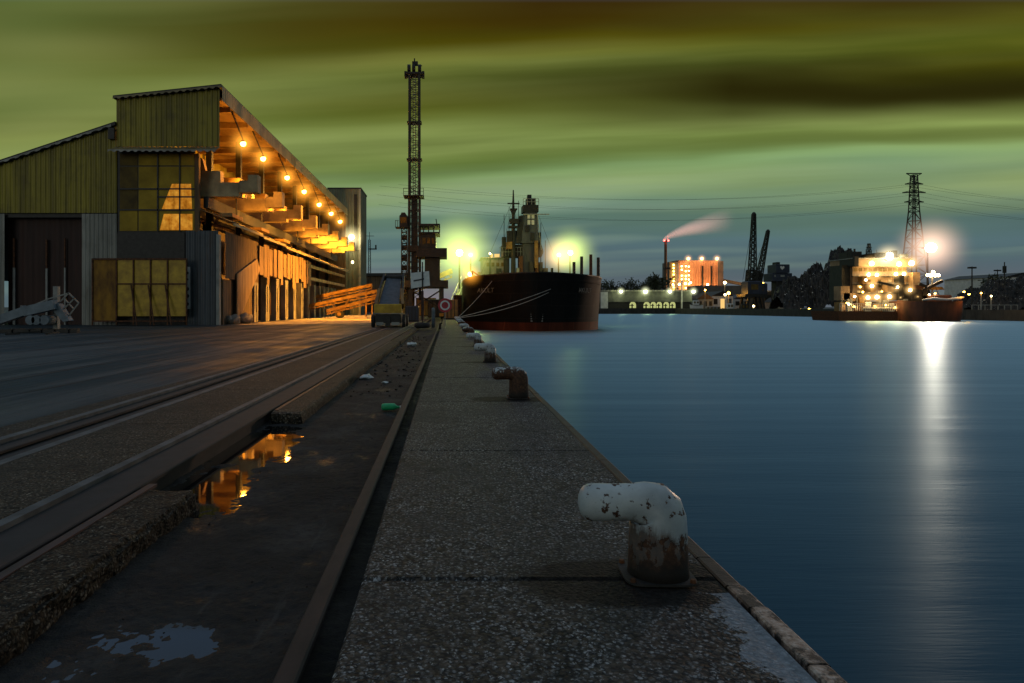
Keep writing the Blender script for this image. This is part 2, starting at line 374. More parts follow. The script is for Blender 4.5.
def bed_mat():
    t = NT('silted_track_bed'); v = t.coord()
    a = t.noise(v, 1.1, 8, .65); b = t.noise(v, 14, 6, .7); c_ = t.noise(v, 70, 3, .6); st = t.noise(t.coord((9,1.2,1)), 1.0, 5, .65)
    c = t.ramp(a, [(.3, (.009,.009,.0095)), (.52, (.028,.0275,.028)), (.75, (.066,.064,.064))])
    c = t.mix(t.ramp(b, [(.5, 0.0), (.72, .8)]), c, (.012,.011,.010))
    c = t.mix(t.ramp(st, [(.62, 0.0), (.8, .5)]), c, (.10,.10,.10))
    x, y, z = t.sep(v)
    wet = t.math('MULTIPLY', t.math('SUBTRACT', -.158, z), 90.0, clamp=True)
    c = t.mix(wet, c, (.012,.011,.010))
    r = t.math('SUBTRACT', .85, t.math('MULTIPLY', wet, .45))
    h = t.math('ADD', b, t.math('MULTIPLY', c_, .4))
    return t.bsdf(c, r, 0, h, 1.0, .02, .18)
mats['bed'] = bed_mat()

def water_mat():
    t = NT('harbour_water'); v = t.coord((1.0, 1.0, 1))
    n = t.noise(t.coord((.9,9.0,1)), 1.0, 3, .6); n2 = t.noise(t.coord((.04,.35,1)), 1.0, 2, .5)
    h = t.math('ADD', t.math('MULTIPLY', n, .085), n2)
    bp = t.n('ShaderNodeBump'); bp.inputs['Strength'].default_value = 1.0; bp.inputs['Distance'].default_value = .055; t.l(h, bp.inputs['Height'])
    df = t.n('ShaderNodeBsdfDiffuse'); df.inputs[0].default_value = (.008,.042,.074,1)
    gl = t.n('ShaderNodeBsdfGlossy'); gl.inputs['Color'].default_value = (.42,.62,.74,1); gl.inputs['Roughness'].default_value = .41; gl.inputs['Anisotropy'].default_value = .42
    tg = t.n('ShaderNodeCombineXYZ'); tg.inputs[0].default_value = .819; tg.inputs[1].default_value = -.574; t.l(tg.outputs[0], gl.inputs['Tangent'])
    fr = t.n('ShaderNodeFresnel'); fr.inputs['IOR'].default_value = 1.33
    for nd in (df, gl, fr): t.l(bp.outputs[0], nd.inputs['Normal'])
    mx = t.n('ShaderNodeMixShader'); t.l(fr.outputs[0], mx.inputs[0]); t.l(df.outputs[0], mx.inputs[1]); t.l(gl.outputs[0], mx.inputs[2]); t.l(mx.outputs[0], t.out.inputs[0])
    return t.m
mats['water'] = water_mat()
def puddle_mat(ior):
    t = NT('puddle_water'); v = t.coord()
    m = t.bsdf((.006,.007,.008), .03, 0, t.noise(v, 5, 3, .5), .02, .01, .5)
    t.b.inputs['IOR'].default_value = ior
    return m
mats['puddle'] = puddle_mat(2.5); mats['shallow_puddle'] = puddle_mat(1.42)
m = mats
# ================================================================== SETTING
BED = -.155
QX = 1.6                                            # waterside edge of the quay
# far bank outline (plan), following the shore round to the right
SHORE = [(1.52, 300), (100, 298), (112, 215), (121, 158), (139, 60), (150, -120)]
g = MB()
pts = [(-3500,-120),(1.45,-120)] + SHORE + [(3500,-120),(3500,5000),(-3500,5000)]
pts = [(-3500,-120),(1.45,-120),(1.45,300)] + SHORE[1:] + [(3500,-120),(3500,5000),(-3500,5000)]
g.poly([(x, y, -.24) for x, y in pts])
struct(g.build('ground', m['ground']))
w = MB(); w.poly([(-10,-140,-1.5),(3500,-140,-1.5),(3500,600,-1.5),(-10,600,-1.5)])
struct(w.build('water', m['water']))
qw = MB(); qw.box(1.40, 1.575, -60, 300, -4, -.06)
struct(qw.build('quay_wall', m['quaywall']))
fq = MB()
for (ax, ay), (bx, by) in zip(SHORE[:-1], SHORE[1:]):
    d = Vector((bx-ax, by-ay, 0)).normalized(); nn = Vector((d.y, -d.x, 0)) * -1
    fq.prism([(ax, ay, -4), (bx, by, -4), (bx, by, .9), (ax, ay, .9)], nn * -1.2)
struct(fq.build('far_quay_wall', m['quaywall']))

# apron: cast slabs with open joints
ap = MB(); joints = [-9.0, -5.2, -1.5, 1.15, 3.78, 7.15, 10.9, 14.6, 18.4, 22.1, 25.8, 29.6, 33.3, 37, 44, 52, 60, 70, 85, 105, 130, 165, 210, 298]
for a, b in zip(joints[:-1], joints[1:]):
    dz = rnd.uniform(-.006, .0)
    ap.cbox(-.47, 1.50, a + .008, b - .008, -.3, dz, .016)
struct(ap.build('quay_apron', m['apron']))
cp = MB()
yy = -6.0
prof = [(1.505,-.12),(1.505,-.004),(1.515,.004),(1.588,.003),(1.606,-.010),(1.611,-.04),(1.611,-.12)]
while yy < 297:
    L = rnd.uniform(.16, .55) if yy < 4 else rnd.uniform(1.6, 3.8) if yy < 60 else 20
    j = rnd.uniform(-.007, .007) if yy < 4 else rnd.uniform(-.012, .006)
    L = min(L, 297.5 - yy)
    cp.prism([(x + j, yy, z + j*.6) for x, z in prof], (0, L - .012, 0)); yy += L
struct(cp.build('quay_coping', m['coping']))

# sunk track bed with silt, hollows for the puddles
def gauss(x, y, cx, cy, sx, sy): return math.exp(-((x-cx)/sx)**2 - ((y-cy)/sy)**2)
def bed_z(x, y):
    z = BED + .012 * noise.noise((x*1.3, y*1.0, 0)) + .009 * noise.noise((x*5, y*4, 3)) + .005 * noise.noise((x*15, y*13, 7)) + .0045*noise.noise((x*34, y*26, 9)) + .0025*noise.noise((x*85, y*70, 2))
    ga, gb = gauss(x, y, -2.28, 8.15, .30, .92), gauss(x, y, -2.22, 6.45, .26, .50)
    z -= .055*ga + .054*gb
    w_ = min(1, 1.3*(ga + gb) + .5*gauss(x, y, -2.25, 7.3, .4, 1.6))
    z += w_*(.015*noise.noise((x*7, y*4.5, 11)) + .009*noise.noise((x*19, y*14, 4)) + .005*noise.noise((x*48, y*40, 6)))
    z += .020*gauss(x, y, -2.32, 7.12, .13, .13)
    z -= .0185 * gauss(x, y, -1.28, 3.36, .34, .24)
    if y > 11: z += .03 * max(0, noise.noise((x*2.2, y*1.1, 5))) * min(1, (y-11)/4)
    z += .05 * max(0, 1 - (x + 2.66)/.12) if y > 9.8 or y < 5.5 else 0
    return z
bed = MB(); ys = []; y = .6
while y < 2.8: ys.append(y); y += .03
while y < 4.1: ys.append(y); y += .013
while y < 5.4: ys.append(y); y += .03
while y < 9.9: ys.append(y); y += .019
while y < 60: ys.append(y); y += .12 * (1 + (y-10)*.1)
ys += [80, 120, 298]
xs = [-2.66 + .0165*i for i in range(136)]
nx = len(xs)
bed.v = [(x, y, bed_z(x, y)) for y in ys for x in xs]
bed.f = [(j*nx+i, j*nx+i+1, (j+1)*nx+i+1, (j+1)*nx+i) for j in range(len(ys)-1) for i in range(nx-1)]
struct(bed.build('track_bed', m['bed'], smooth=True))
p = MB(); p.poly([(-2.62,5.4,BED-.0075),(-1.72,5.4,BED-.0075),(-1.72,10.0,BED-.0075),(-2.62,10.0,BED-.0075)])
struct(p.build('puddle', m['puddle']))
p = MB(); p.poly([(-1.85,2.85,BED-.0085),(-.78,2.85,BED-.0085),(-.78,3.75,BED-.0085),(-1.85,3.75,BED-.0085)])
struct(p.build('puddle', m['shallow_puddle']))

# kerb ledge of broken concrete beside the sunk bed (near piece crumbled, far piece straight)
def rough_block(x0, x1, y0, y1, z0, z1, nxx, ny, nz, amp, endamp):
    b = MB()
    def P(i, j, k):
        x = x0 + (x1-x0)*i/nxx; y = y0 + (y1-y0)*j/ny; z = z0 + (z1-z0)*k/nz
        q = Vector((x, y, z)); e = noise.noise_vector(q*5.0)*amp + noise.noise_vector(q*17)*amp*.6 + noise.noise_vector(q*45)*amp*.3
        if i == 0: e.x = 0
        if k == nz: e.z *= .35
        if k == nz and (i == nxx or j == ny or j == 0): e.z -= amp*.9; e.x -= amp*.7 if i == nxx else 0
        if j in (0, ny): e.y += endamp * noise.noise((x*6, z*6, y))
        return q + e
    idx = {}
    def V(i, j, k):
        if (i,j,k) not in idx: idx[(i,j,k)] = len(b.v); b.v.append(tuple(P(i,j,k)))
        return idx[(i,j,k)]
    for i in range(nxx):
        for j in range(ny): b.f.append((V(i,j,nz),V(i+1,j,nz),V(i+1,j+1,nz),V(i,j+1,nz)))
    for j in range(ny):
        for k in range(nz): b.f.append((V(nxx,j,k),V(nxx,j+1,k),V(nxx,j+1,k+1),V(nxx,j,k+1)))
    for i in range(nxx):
        for k in range(nz):
            b.f.append((V(i,0,k),V(i+1,0,k),V(i+1,0,k+1),V(i,0,k+1))); b.f.append((V(i+1,ny,k),V(i,ny,k),V(i,ny,k+1),V(i+1,ny,k+1)))
    return b
struct(rough_block(-2.50, -2.05, .4, 5.62, -.3, .0, 14, 170, 9, .030, .14).build('concrete_ledge', m['ledge']))
struct(rough_block(-2.50, -2.06, 9.7, 24, -.3, .0, 8, 150, 5, .018, .05).build('concrete_ledge', m['slab']))
b = MB(); y = 24.03
for L in (6, 6, 6, 8, 12, 14, 40, 60, 120):
    b.cbox(-2.50, -2.06 + rnd.uniform(-.02,.02), y, min(y+L-.03, 297), -.3, rnd.uniform(-.006,0), .02); y += L
struct(b.build('concrete_ledge', m['slab']))
# strips of the yard, outward from the bed
b = MB(); b.box(-3.06, -2.66, -6, 297, -.3, -.045); struct(b.build('asphalt_strip', m['asphalt_dark']))
b = MB(); y = -6
for L in [3.7]*14 + [8]*5 + [30]*8:
    b.cbox(-4.24, -3.16, y + .006, min(y + L - .006, 297), -.3, rnd.uniform(-.005, 0), .008); y += L
struct(b.build('concrete_strip', m['slab']))
b = MB(); b.box(-3.158, -3.062, -6, 297, -.3, -.004); b.box(-4.36, -4.242, -6, 297, -.3, .003); b.box(-5.14, -5.02, -6, 297, -.3, .003)
struct(b.build('concrete_border', m['border']))
b = MB(); b.box(-5.02, -4.36, -6, 297, -.3, -.05); struct(b.build('track_groove', m['asphalt_dark']))
b = MB(); b.poly([(-3500,-120,-.006),(-5.14,-120,-.006),(-5.14,297,-.006),(-3500,297,-.006)]); struct(b.build('asphalt_yard', m['asphalt']))
b = MB(); b.poly([(-6.15,-6,-.002),(-5.142,-6,-.002),(-5.142,19.4,-.002),(-5.16,19.4,-.002)]); struct(b.build('concrete_strip', m['slab']))
b = MB(); b.poly([(-18.5,56.5,.002),(-7.4,62,.002),(-6.4,126,.002),(-18.5,126,.002)]); struct(b.build('lamp_pool_apron', m['dust']))  # pale dusty ground, laid to brighten the orange lamp pool
# worn patches and cut lines in the asphalt
for (x0, y0, x1, y1, wd, mt) in ((-12.6,9,-12.5,56,.13,'border'),(-9.0,10,-9.3,52,.10,'asphalt_dark'),(-9.22,12,-9.5,30,.08,'border'),(-10.7,14,-10.9,50,.07,'asphalt_dark'),(-14.4,16,-14.5,54,.11,'asphalt_dark'),
        (-15.9,17,-16.0,54,.10,'border'),(-7.4,8.6,-7.5,30,.06,'asphalt_dark'),(-19,22,-18.8,55,.14,'asphalt_dark'),(-22.5,26,-22,55,.16,'border'),(-26,38,-14,41,.22,'asphalt_dark'),(-34,51,-20,53,.35,'border'),(-7.0,24,-6.9,52,.08,'border')):
    b = MB(); d = Vector((x1-x0, y1-y0)).normalized(); n_ = 90; base = []
    for i in range(n_+1):
        t = i/n_; c = Vector((x0 + (x1-x0)*t, y0 + (y1-y0)*t)); hw = wd * max(.06, .42 + .75*noise.noise((x0+t*11, y0, 2)) + .35*noise.noise((t*60, y0, 5))) * (1 - abs(2*t-1)**6); c.x += .10*noise.noise((t*7, x0, 1))
        b.v += [(c.x - d.y*hw, c.y + d.x*hw, .0), (c.x + d.y*hw, c.y - d.x*hw, .0)]
    b.f = [(2*i, 2*i+1, 2*i+3, 2*i+2) for i in range(n_)]
    struct(b.build('pavement_patch', m[mt]))
for k in range(0):
    b = MB(); cx, cy = 1.08, 3.78 + 7.42*k; n_ = 40
    pp = []
    for i in range(n_):
        a = 2*math.pi*i/n_; r = 1 + .16*noise.noise((math.cos(a)*2.5, math.sin(a)*2.5, k*3))+.06*noise.noise((math.cos(a)*9, math.sin(a)*9, k))
        pp.append((min(1.49, cx + .56*r*math.copysign(abs(math.cos(a))**.7, math.cos(a))), cy + .34*r*math.copysign(abs(math.sin(a))**.7, math.sin(a)), .004))
    b.poly(pp); struct(b.build('pavement_patch', m['patch']))

# ================================================================== RAILS
def rail_profile(cx, top, hw=.05, h=.13):
    return [(cx-.075,top-h),(cx+.075,top-h),(cx+.075,top-h+.012),(cx+.012,top-h+.03),(cx+.012,top-.045),(cx+hw,top-.032),(cx+hw,top-.008),(cx+hw-.01,top),(cx-hw+.01,top),(cx-hw,top-.008),(cx-hw,top-.032),(cx-.012,top-.045),(cx-.012,top-h+.03),(cx-.075,top-h+.012)]
def rail(name, label, cx, top, hw, y0, y1, mt, h=.13):
    b = MB(); b.prism([(x, y0, z) for x, z in rail_profile(cx, top, hw, h)], (0, y1-y0, 0))
    return tag(b.build(name, m[mt], loc=(cx, y0, top-h)), label, 'rail')
rail('crane_rail', 'rusty crane rail running beside the exposed aggregate apron', -.665, -.03, .050, .4, 295, 'rail', .21)
rail('crane_rail', 'dark crane rail along the broken concrete ledge and puddle', -2.60, .010, .05, .4, 295, 'rail', .26)
b = MB(); b.box(-2.505, -2.44, .4, 5.75, -.01, .012); b.box(-2.505, -2.45, 9.9, 30, -.01, .008)
tag(b.build('guard_rail', m['redbar'], loc=(-2.48, .4, 0)), 'flat worn red steel bar set on the concrete ledge', 'rail')
b = MB(); b.prism([(x, -6, z) for x, z in rail_profile(-4.69, .0, .045)], (0, 303, 0)); 
tag(b.build('grooved_rail', m['rail'], loc=(-4.69, -6, -.13)), 'wagon rail in the twin dark grooves of the yard', 'rail')

# ================================================================== BOLLARDS
def bollard_mesh():
    b = MB()
    pts = [(0,.0),(0,.06),(0,.13),(0,.20),(0,.265),(-.002,.320),(-.012,.358),(-.038,.386),(-.088,.402),(-.155,.405),(-.22,.404),(-.28,.403),(-.335,.402),(-.375,.401),(-.405,.400),(-.425,.399),(-.438,.399),(-.444,.399)]
    rs = [.168,.164,.161,.158,.156,.154,.150,.138,.116,.102,.101,.101,.103,.102,.092,.073,.045,.012]
    b.path([(x, 0, z) for x, z in pts], rs, 36)
    return b
def base_mesh():
    b = MB(); n = 28; P_ = []
    for i in range(n):
        a = 2*math.pi*i/n
        P_.append((.195*math.copysign(abs(math.cos(a))**.35, math.cos(a)) - .01, .175*math.copysign(abs(math.sin(a))**.45, math.sin(a)), 0))
    b.prism(P_, (0,0,.012)); return b
protos = {}
labels = ['nearest hooked mooring bollard, white paint peeling over rust', 'rusty mooring bollard second from the viewer, flaking cream top',
  'third mooring bollard along the quay edge, mottled white top', 'fourth mooring bollard, pale worn head near the quay edge', 'fifth mooring bollard along the quay edge towards the ship',
  'sixth mooring bollard along the quay edge towards the ship', 'seventh mooring bollard along the quay edge towards the ship', 'eighth mooring bollard along the quay edge, close to the ship',
  'ninth mooring bollard along the quay edge, close to the ship', 'farthest mooring bollard, holding the rope of the black ship']
for k in range(10):
    loc = (1.18, 3.82 + 7.42*k, .004)
    key = 'r' if k in (1, 4, 6) else 'w'
    if key not in protos:
        t = thing('mooring_bollard', labels[k], 'bollard', (0,0,0), 'mooring bollards along the quay')
        o = bollard_mesh().build('post', m['bollard_rust' if key == 'r' else 'bollard'], t, smooth=True)
        o2 = base_mesh().build('base_plate', m['patch'], t)
        for sx, sy in ((-.17,-.14),(.15,-.14),(.15,.14),(-.17,.14)):
            MB().tube((sx,sy,.012),(sx,sy,.03),.017,.015,6).build('bolt', m['rust'], t)
        protos[key] = t; c = t
    else: c = copy_tree(protos[key])
    c.location = loc; c['label'] = labels[k]; c.rotation_euler.z = R(rnd.uniform(-4,4)) if k else R(-2)

# ================================================================== LITTER
def ground_at(px, py): 
    Y = F*(EYE - BED)/(py - HY); return Vector(((px-HX)*Y/F, Y, BED))
p_ = ground_at(389, 411); b = MB()
bp = [(0,0,.055),(.015,0,.055),(.05,0,.055),(.16,0,.055),(.20,0,.055),(.235,0,.05),(.255,0,.047),(.285,0,.046)]
zb = bed_z(p_.x, p_.y)
b.path([(p_.x - .12 + x, p_.y + x*.15, zb + .012 + z) for x, _, z in bp], [.03,.052,.056,.056,.054,.03,.02,.02], 14)
t = thing('bottle', 'bright green plastic bottle lying in the track bed', 'bottle', (p_.x, p_.y, zb))
b.build('body', m['green_plastic'], t, smooth=True)
MB().path([(p_.x+.166, p_.y+.043, zb+.058),(p_.x+.19, p_.y+.046, zb+.058)], [.023,.023], 10).build('cap', m['litter'], t)
for (px, py, s, lab) in ((367,379,.20,'crumpled white plastic bag lying against the concrete ledge'),(385,383.5,.09,'small white scrap of litter in the track bed'),(412,346,.3,'pale crushed carton in the rubble by the crane rail')):
    p_ = ground_at(px, py); b = MB(); b.ball((p_.x, p_.y, bed_z(p_.x,p_.y) + s*.22), s*.8, 10, 7, .34)
    b.v = [tuple(Vector(v) + noise.noise_vector(Vector(v)*14)*s*.25) for v in b.v]
    tag(b.build('litter_bag' if s != .09 else 'litter_scrap', m['litter'], loc=p_), lab, 'litter')
b = MB()
for i in range(360):
    y = 12.5 + rnd.random()*26; x = rnd.uniform(-2.0, -.82); z = bed_z(x, y); s = .008 + .04*rnd.random()**3
    b.ball((x, y, z + s*.3), s, 5, 4, .6)
for i in range(70):
    y = rnd.uniform(2.4, 11); x = rnd.uniform(-2.0, -.8); z = bed_z(x, y); s = rnd.uniform(.003, .009)
    b.ball((x, y, z + s*.3), s, 5, 4, .6)
b.v = [tuple(Vector(v) + noise.noise_vector(Vector(v)*40)*.008) for v in b.v]
tag(b.build('gravel', m['ledge']), 'loose stones and rubble scattered in the track bed', 'gravel', kind='stuff')

# ================================================================== LAMPS
def light(name, pos, color, power, radius, parent=None):
    L = bpy.data.lights.new(name, 'POINT'); L.color = color; L.energy = power; L.shadow_soft_size = radius
    o = bpy.data.objects.new(name, L); col.objects.link(o)
    off = Vector((0,0,0)); q = parent
    while q: off += q.location; q = q.parent
    o.location = Vector(pos) - off; o.parent = parent
    return o
def spot(name, pos, color, power, radius, aim, angle, parent):
    o = light(name, pos, color, power, radius, parent); L = bpy.data.lights.new(name, 'SPOT'); L.color = color; L.energy = power
    L.shadow_soft_size = radius; L.spot_size = R(angle); L.spot_blend = .6; o2 = bpy.data.objects.new(name, L); col.objects.link(o2)
    o2.location = o.location; o2.parent = parent; o2.rotation_euler = Vector(aim).to_track_quat('-Z', 'Y').to_euler(); bpy.data.objects.remove(o); return o2
# lamp glow painted round the strongest lamps: a self-lit ball, brightest at the lamp
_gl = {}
def lamp_halo(parent, pos, rad, color, peak):
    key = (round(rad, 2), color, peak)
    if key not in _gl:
        t = NT('halo_ball'); tc = t.n('ShaderNodeTexCoord'); ln = t.n('ShaderNodeVectorMath', operation='LENGTH'); t.l(tc.outputs['Object'], ln.inputs[0])
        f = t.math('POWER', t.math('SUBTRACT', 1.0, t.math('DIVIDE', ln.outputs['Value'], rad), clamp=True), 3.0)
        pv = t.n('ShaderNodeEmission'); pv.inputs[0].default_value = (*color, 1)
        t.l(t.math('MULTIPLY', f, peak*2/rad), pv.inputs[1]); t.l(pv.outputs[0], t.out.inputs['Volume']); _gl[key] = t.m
    o = MB().ball((0,0,0), rad, 14, 9).build('halo_ball', _gl[key])
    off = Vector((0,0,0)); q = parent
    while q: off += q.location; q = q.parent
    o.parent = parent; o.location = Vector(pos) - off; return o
def floodlight(parent, pos, r, emat, color, power, d=(0,-1,0), offset=1.0, name='floodlight', halo=0, aim=None, angle=150):
    # housing with a glowing lens; the light itself sits just in front of the lens
    pos = Vector(pos); d = Vector(d).normalized()
    h = MB().tube(pos - d*r*.9, pos, r*.7, r*1.1, 12).build(name, m['black'], parent)
    MB().ball(pos + d*r*.25, r, 12, 8).build('bulb', m[emat], h, smooth=True)
    if power and aim: spot('lamp_light', pos + d*r*1.6, color, power, r, aim, angle, h)
    elif power: light('lamp_light', pos + d*r*(1.4 + offset), color, power, r, h)
    if halo: lamp_halo(h, pos, halo, color, 1.7)
    return h
# ================================================================== WAREHOUSE
YF = 57.0
wh = thing('warehouse', 'olive corrugated quayside warehouse with raised front bay and orange-lit open side', 'warehouse', (-28, YF, 0))
xA, xB, xC, xG = WX(117,YF), WX(220,YF), WX(195,YF), WX(186,YF)     # -27.54, -18.94, -21.03, -21.78
zl = lambda X: 16.6 + (X - xA)*.333
X0 = -62.0
# left wing gable
MB().corr((X0,YF),(xA,YF), 9.35, lambda t: zl(X0 + (xA-X0)*t), .42, .06).build('gable_wall', m['olive_sheet'], wh)
b = MB(); b.prism([(X0,YF-.35,zl(X0)+.02),(xA,YF-.35,zl(xA)+.02),(xA,YF-.35,zl(xA)+.30),(X0,YF-.35,zl(X0)+.30)], (0,72,0)); b.build('side_roof', m['black'], wh)
def toothed(b, x0, x1, y, zf, h, n_):
    # one strip whose lower edge follows the corrugation of the roof sheets
    for i in range(n_+1):
        x = x0 + (x1-x0)*i/n_; b.v += [(x, y, zf(x) + (h*.55 if i % 4 in (1, 2) else 0)), (x, y, zf(x) + h)]
    b.f += [(2*i, 2*i+2, 2*i+3, 2*i+1) for i in range(n_)]
    return b
b = toothed(MB(), X0, xA-.3, YF-.40, lambda x: zl(x)-.04, .2, 160)
b.build('roof_edge', m['grey_sheet'], wh)
xJ = WX(82,YF); xK = WX(5,YF)
MB().corr((xJ,YF-.02),(xA,YF-.02), 0, 9.28, .36, .06).build('jamb_wall', m['grey_sheet'], wh)
MB().corr((X0,YF-.02),(xK,YF-.02), 0, 9.28, .36, .06).build('jamb_wall', m['grey_sheet'], wh)
dr = MB().corr((xK-.3,YF+.9),(xJ+.3,YF+.9), 0, 9.6, .9, .05).build('door', m['door'], wh)
for px, z1, wd in ((9, 7.3, .09),(42, 7.2, .08),(60.5, 7.3, .06)):
    x = WX(px, YF); MB().box(x-wd, x+wd, YF+.62, YF+.74, 0, z1*.66).build('track_post', m['grey'], dr)
    MB().box(x-wd*.8, x+wd*.8, YF+.60, YF+.72, z1*.66+.01, z1).build('track_post', m['rust'], dr)
MB().box(xK-.3, xJ+.3, YF+.2, YF+.5, 9.0, 9.6).build('lintel', m['black'], wh)
# raised front bay
zt0, zt1 = WZ(97,YF), WZ(86,YF)
MB().corr((xA,YF-.1),(xB,YF-.1), WZ(147,YF), lambda t: zt0-.28 + (zt1-zt0)*t, .42, .06).build('bay_wall', m['olive_sheet'], wh)
b = MB(); b.prism([(xA-.1,YF-.5,zt0-.26),(xB+.25,YF-.5,zt1-.22),(xB+.25,YF-.5,zt1+.02),(xA-.1,YF-.5,zt0-.02)], (0,70.5,0)); b.build('roof', m['black'], wh)
b = toothed(MB(), xA-.1, xB+.25, YF-.55, lambda x: zt0 + (zt1-zt0)*(x-xA)/(xB-xA)-.33, .2, 60)
b.build('roof_edge', m['roof_sheet'], wh)
MB().box(xA-.02, xA+.02, YF+.1, YF+70, WZ(133,YF), zt0).build('bay_side_wall', m['olive_sheet'], wh)
MB().box(xA-.55, xA-.05, YF-.4, YF+.4, WZ(140,YF), WZ(129,YF)).build('vent', m['black'], wh)
# ribbed canopy over the windows
b = MB(); n_ = 48
for i in range(n_+1):
    x = xA - .15 + (xB - .1 - xA + .3)*i/n_; dz = .07 if i % 2 else 0
    b.v += [(x, YF-1.25, 14.28+dz), (x, YF-.12, 14.80+dz)]
b.f = [(2*i, 2*i+2, 2*i+3, 2*i+1) for i in range(n_)]
b.build('window_canopy', m['roof_sheet'], wh)
b = toothed(MB(), xA-.15, xB+.05, YF-1.28, lambda x: 14.16, .2, 60)
b.build('canopy_edge', m['grey_sheet'], wh)
# tall wired-glass window
wz0, wz1 = WZ(232,YF), 14.35
win = MB().box(xA+.02, xC, YF+.06, YF+.12, wz0-.05, wz1+.4).build('window', m['black'], wh)
cols = [WX(p,YF) for p in (119,138,158,180,195)]; rows = [WZ(p,YF) for p in (231.5,210,189,166,153)]
for i in range(4):
    for j in range(4):
        x0, x1, z0, z1 = cols[i]+.05, cols[i+1]-.05, rows[j]+.05, rows[j+1]-.05
        dark = (i == 0 and j in (1,2,3)) 
        MB().box(x0, x1, YF+.0+(.03 if dark else 0), YF+.055, z0, z1).build('pane', m['pane_dark' if dark else 'pane'], win)
b = MB(); b.prism([(WX(162,YF),YF-.03,rows[1]+.08),(WX(192,YF),YF-.03,rows[1]+.08),(WX(191,YF),YF-.03,WZ(184,YF)),(WX(172,YF),YF-.03,WZ(184,YF))],(0,.025,0))  # light from inside, painted as glowing patches over the panes
b.build('light_patch', m['e_pane'], win)
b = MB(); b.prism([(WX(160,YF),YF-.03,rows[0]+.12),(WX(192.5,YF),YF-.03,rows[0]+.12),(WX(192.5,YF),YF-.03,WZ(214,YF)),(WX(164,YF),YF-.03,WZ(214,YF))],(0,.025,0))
b.build('light_patch', m['e_pane'], win)
b = MB()
for px in (158,180): x = WX(px,YF); b.box(x-.06,x+.06,YF-.08,YF-.035,rows[0],rows[4])
for py in (210,189,197): z = WZ(py,YF); b.box(cols[2] if py == 197 else cols[0],xC,YF-.08,YF-.035,z-.06,z+.06)
b.build('muntin', m['black'], win)
MB().box(xC, xC+.35, YF-.08, YF+.3, wz0, 14.3).build('corner_post', m['brown'], wh)
MB().box(xA, xG+.7, YF+.0, YF+.2, 0, wz0-.06).build('dark_wall', m['black'], wh)
MB().corr((xG,YF-.06),(xB-.1,YF-.06), 0, wz0+.1, .42, .06).build('corner_wall', m['slate_sheet'], wh)
MB().box(xB-.28, xB-.02, YF-.14, YF+.3, 0, wz0-.2).build('corner_post', m['grey'], wh)
sg = MB().box(WX(186.5,YF), WX(191,YF), YF-.22, YF-.17, WZ(309,YF), WZ(267,YF)).build('sign', m['white'], wh)
b = MB()
for i, py in enumerate((273,279.5,289,296,304)):
    x = WX(188.3,YF); z = WZ(py,YF); rr = (.12,.09,.16,.17,.15)[i]
    b.prism([(x + rr*math.cos(a*math.pi/5), YF-.235, z + rr*math.sin(a*math.pi/5)) for a in range(10)], (0,.012,0))
b.build('sign_letters', m['navy'], sg)
# roof over the open side, seen from below
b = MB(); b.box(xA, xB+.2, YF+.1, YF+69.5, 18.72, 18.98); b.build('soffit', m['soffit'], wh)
fs = MB(); fs.corr((xB+.42,YF-.7),(xB+.42,YF+70), lambda t: 18.5, lambda t: 19.72, .5, .05); fs.build('fascia', m['fascia'], wh)
for k in range(14): MB().bar((xA+.5, YF+2+5*k, 18.3),(xB+.25, YF+2+5*k, 18.55), .22, .5).build('rafter', m['soffit'], wh)
MB().box(xA-.2, xA, YF+1, YF+69, 0, 18.7).build('back_wall', m['brown'], wh)
MB().box(xA, xB+.2, YF+69.3, YF+69.6, 0, 18.7).build('end_wall', m['brown'], wh)
# crane beams with stepped ends
for k in range(8):
    y = 58.6 + 8.6*k
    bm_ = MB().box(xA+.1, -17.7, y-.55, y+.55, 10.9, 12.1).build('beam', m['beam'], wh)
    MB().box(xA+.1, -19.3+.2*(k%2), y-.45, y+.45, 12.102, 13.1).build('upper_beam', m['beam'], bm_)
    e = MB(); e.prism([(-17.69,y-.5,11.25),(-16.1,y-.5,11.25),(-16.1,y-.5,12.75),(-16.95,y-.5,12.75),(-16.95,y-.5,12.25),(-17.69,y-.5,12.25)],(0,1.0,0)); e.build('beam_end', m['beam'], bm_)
    if k < 7: MB().prism([(-22.5,y-.3,13.11),(-20.6,y-.3,13.11),(-20.9,y-.3,14.2),(-22.2,y-.3,14.2)],(0,.6,0)).build('hoist_box', m['ochre'], bm_)
    y2 = y + 4.3
    b2 = MB().box(xA+.1, -18.5+.35*math.sin(k*2.1), y2-.35, y2+.35, 11.5, 12.35).build('beam', m['beam'], wh)
    MB().box(-20.0, -18.9, y2-.5, y2+.5, 12.36, 13.3).build('trolley', m['ochre'], b2)
    MB().tube((-19.4,y2,11.49),(-19.4,y2,9.9+.6*(k%3)),.07,.07,6).build('hoist_chain', m['black'], b2)
    MB().box(-21.6, -21.1, y+2.6, y+3.1, 0, 18.6).build('column', m['black'], wh)
b = MB(); b.box(-20.6,-20.2,YF+.8,YF+69,9.9,10.85); b.build('girder', m['black'], wh)
b = MB(); b.box(-23.6,-23.2,YF+.8,YF+69,9.9,10.85); b.build('girder', m['black'], wh)
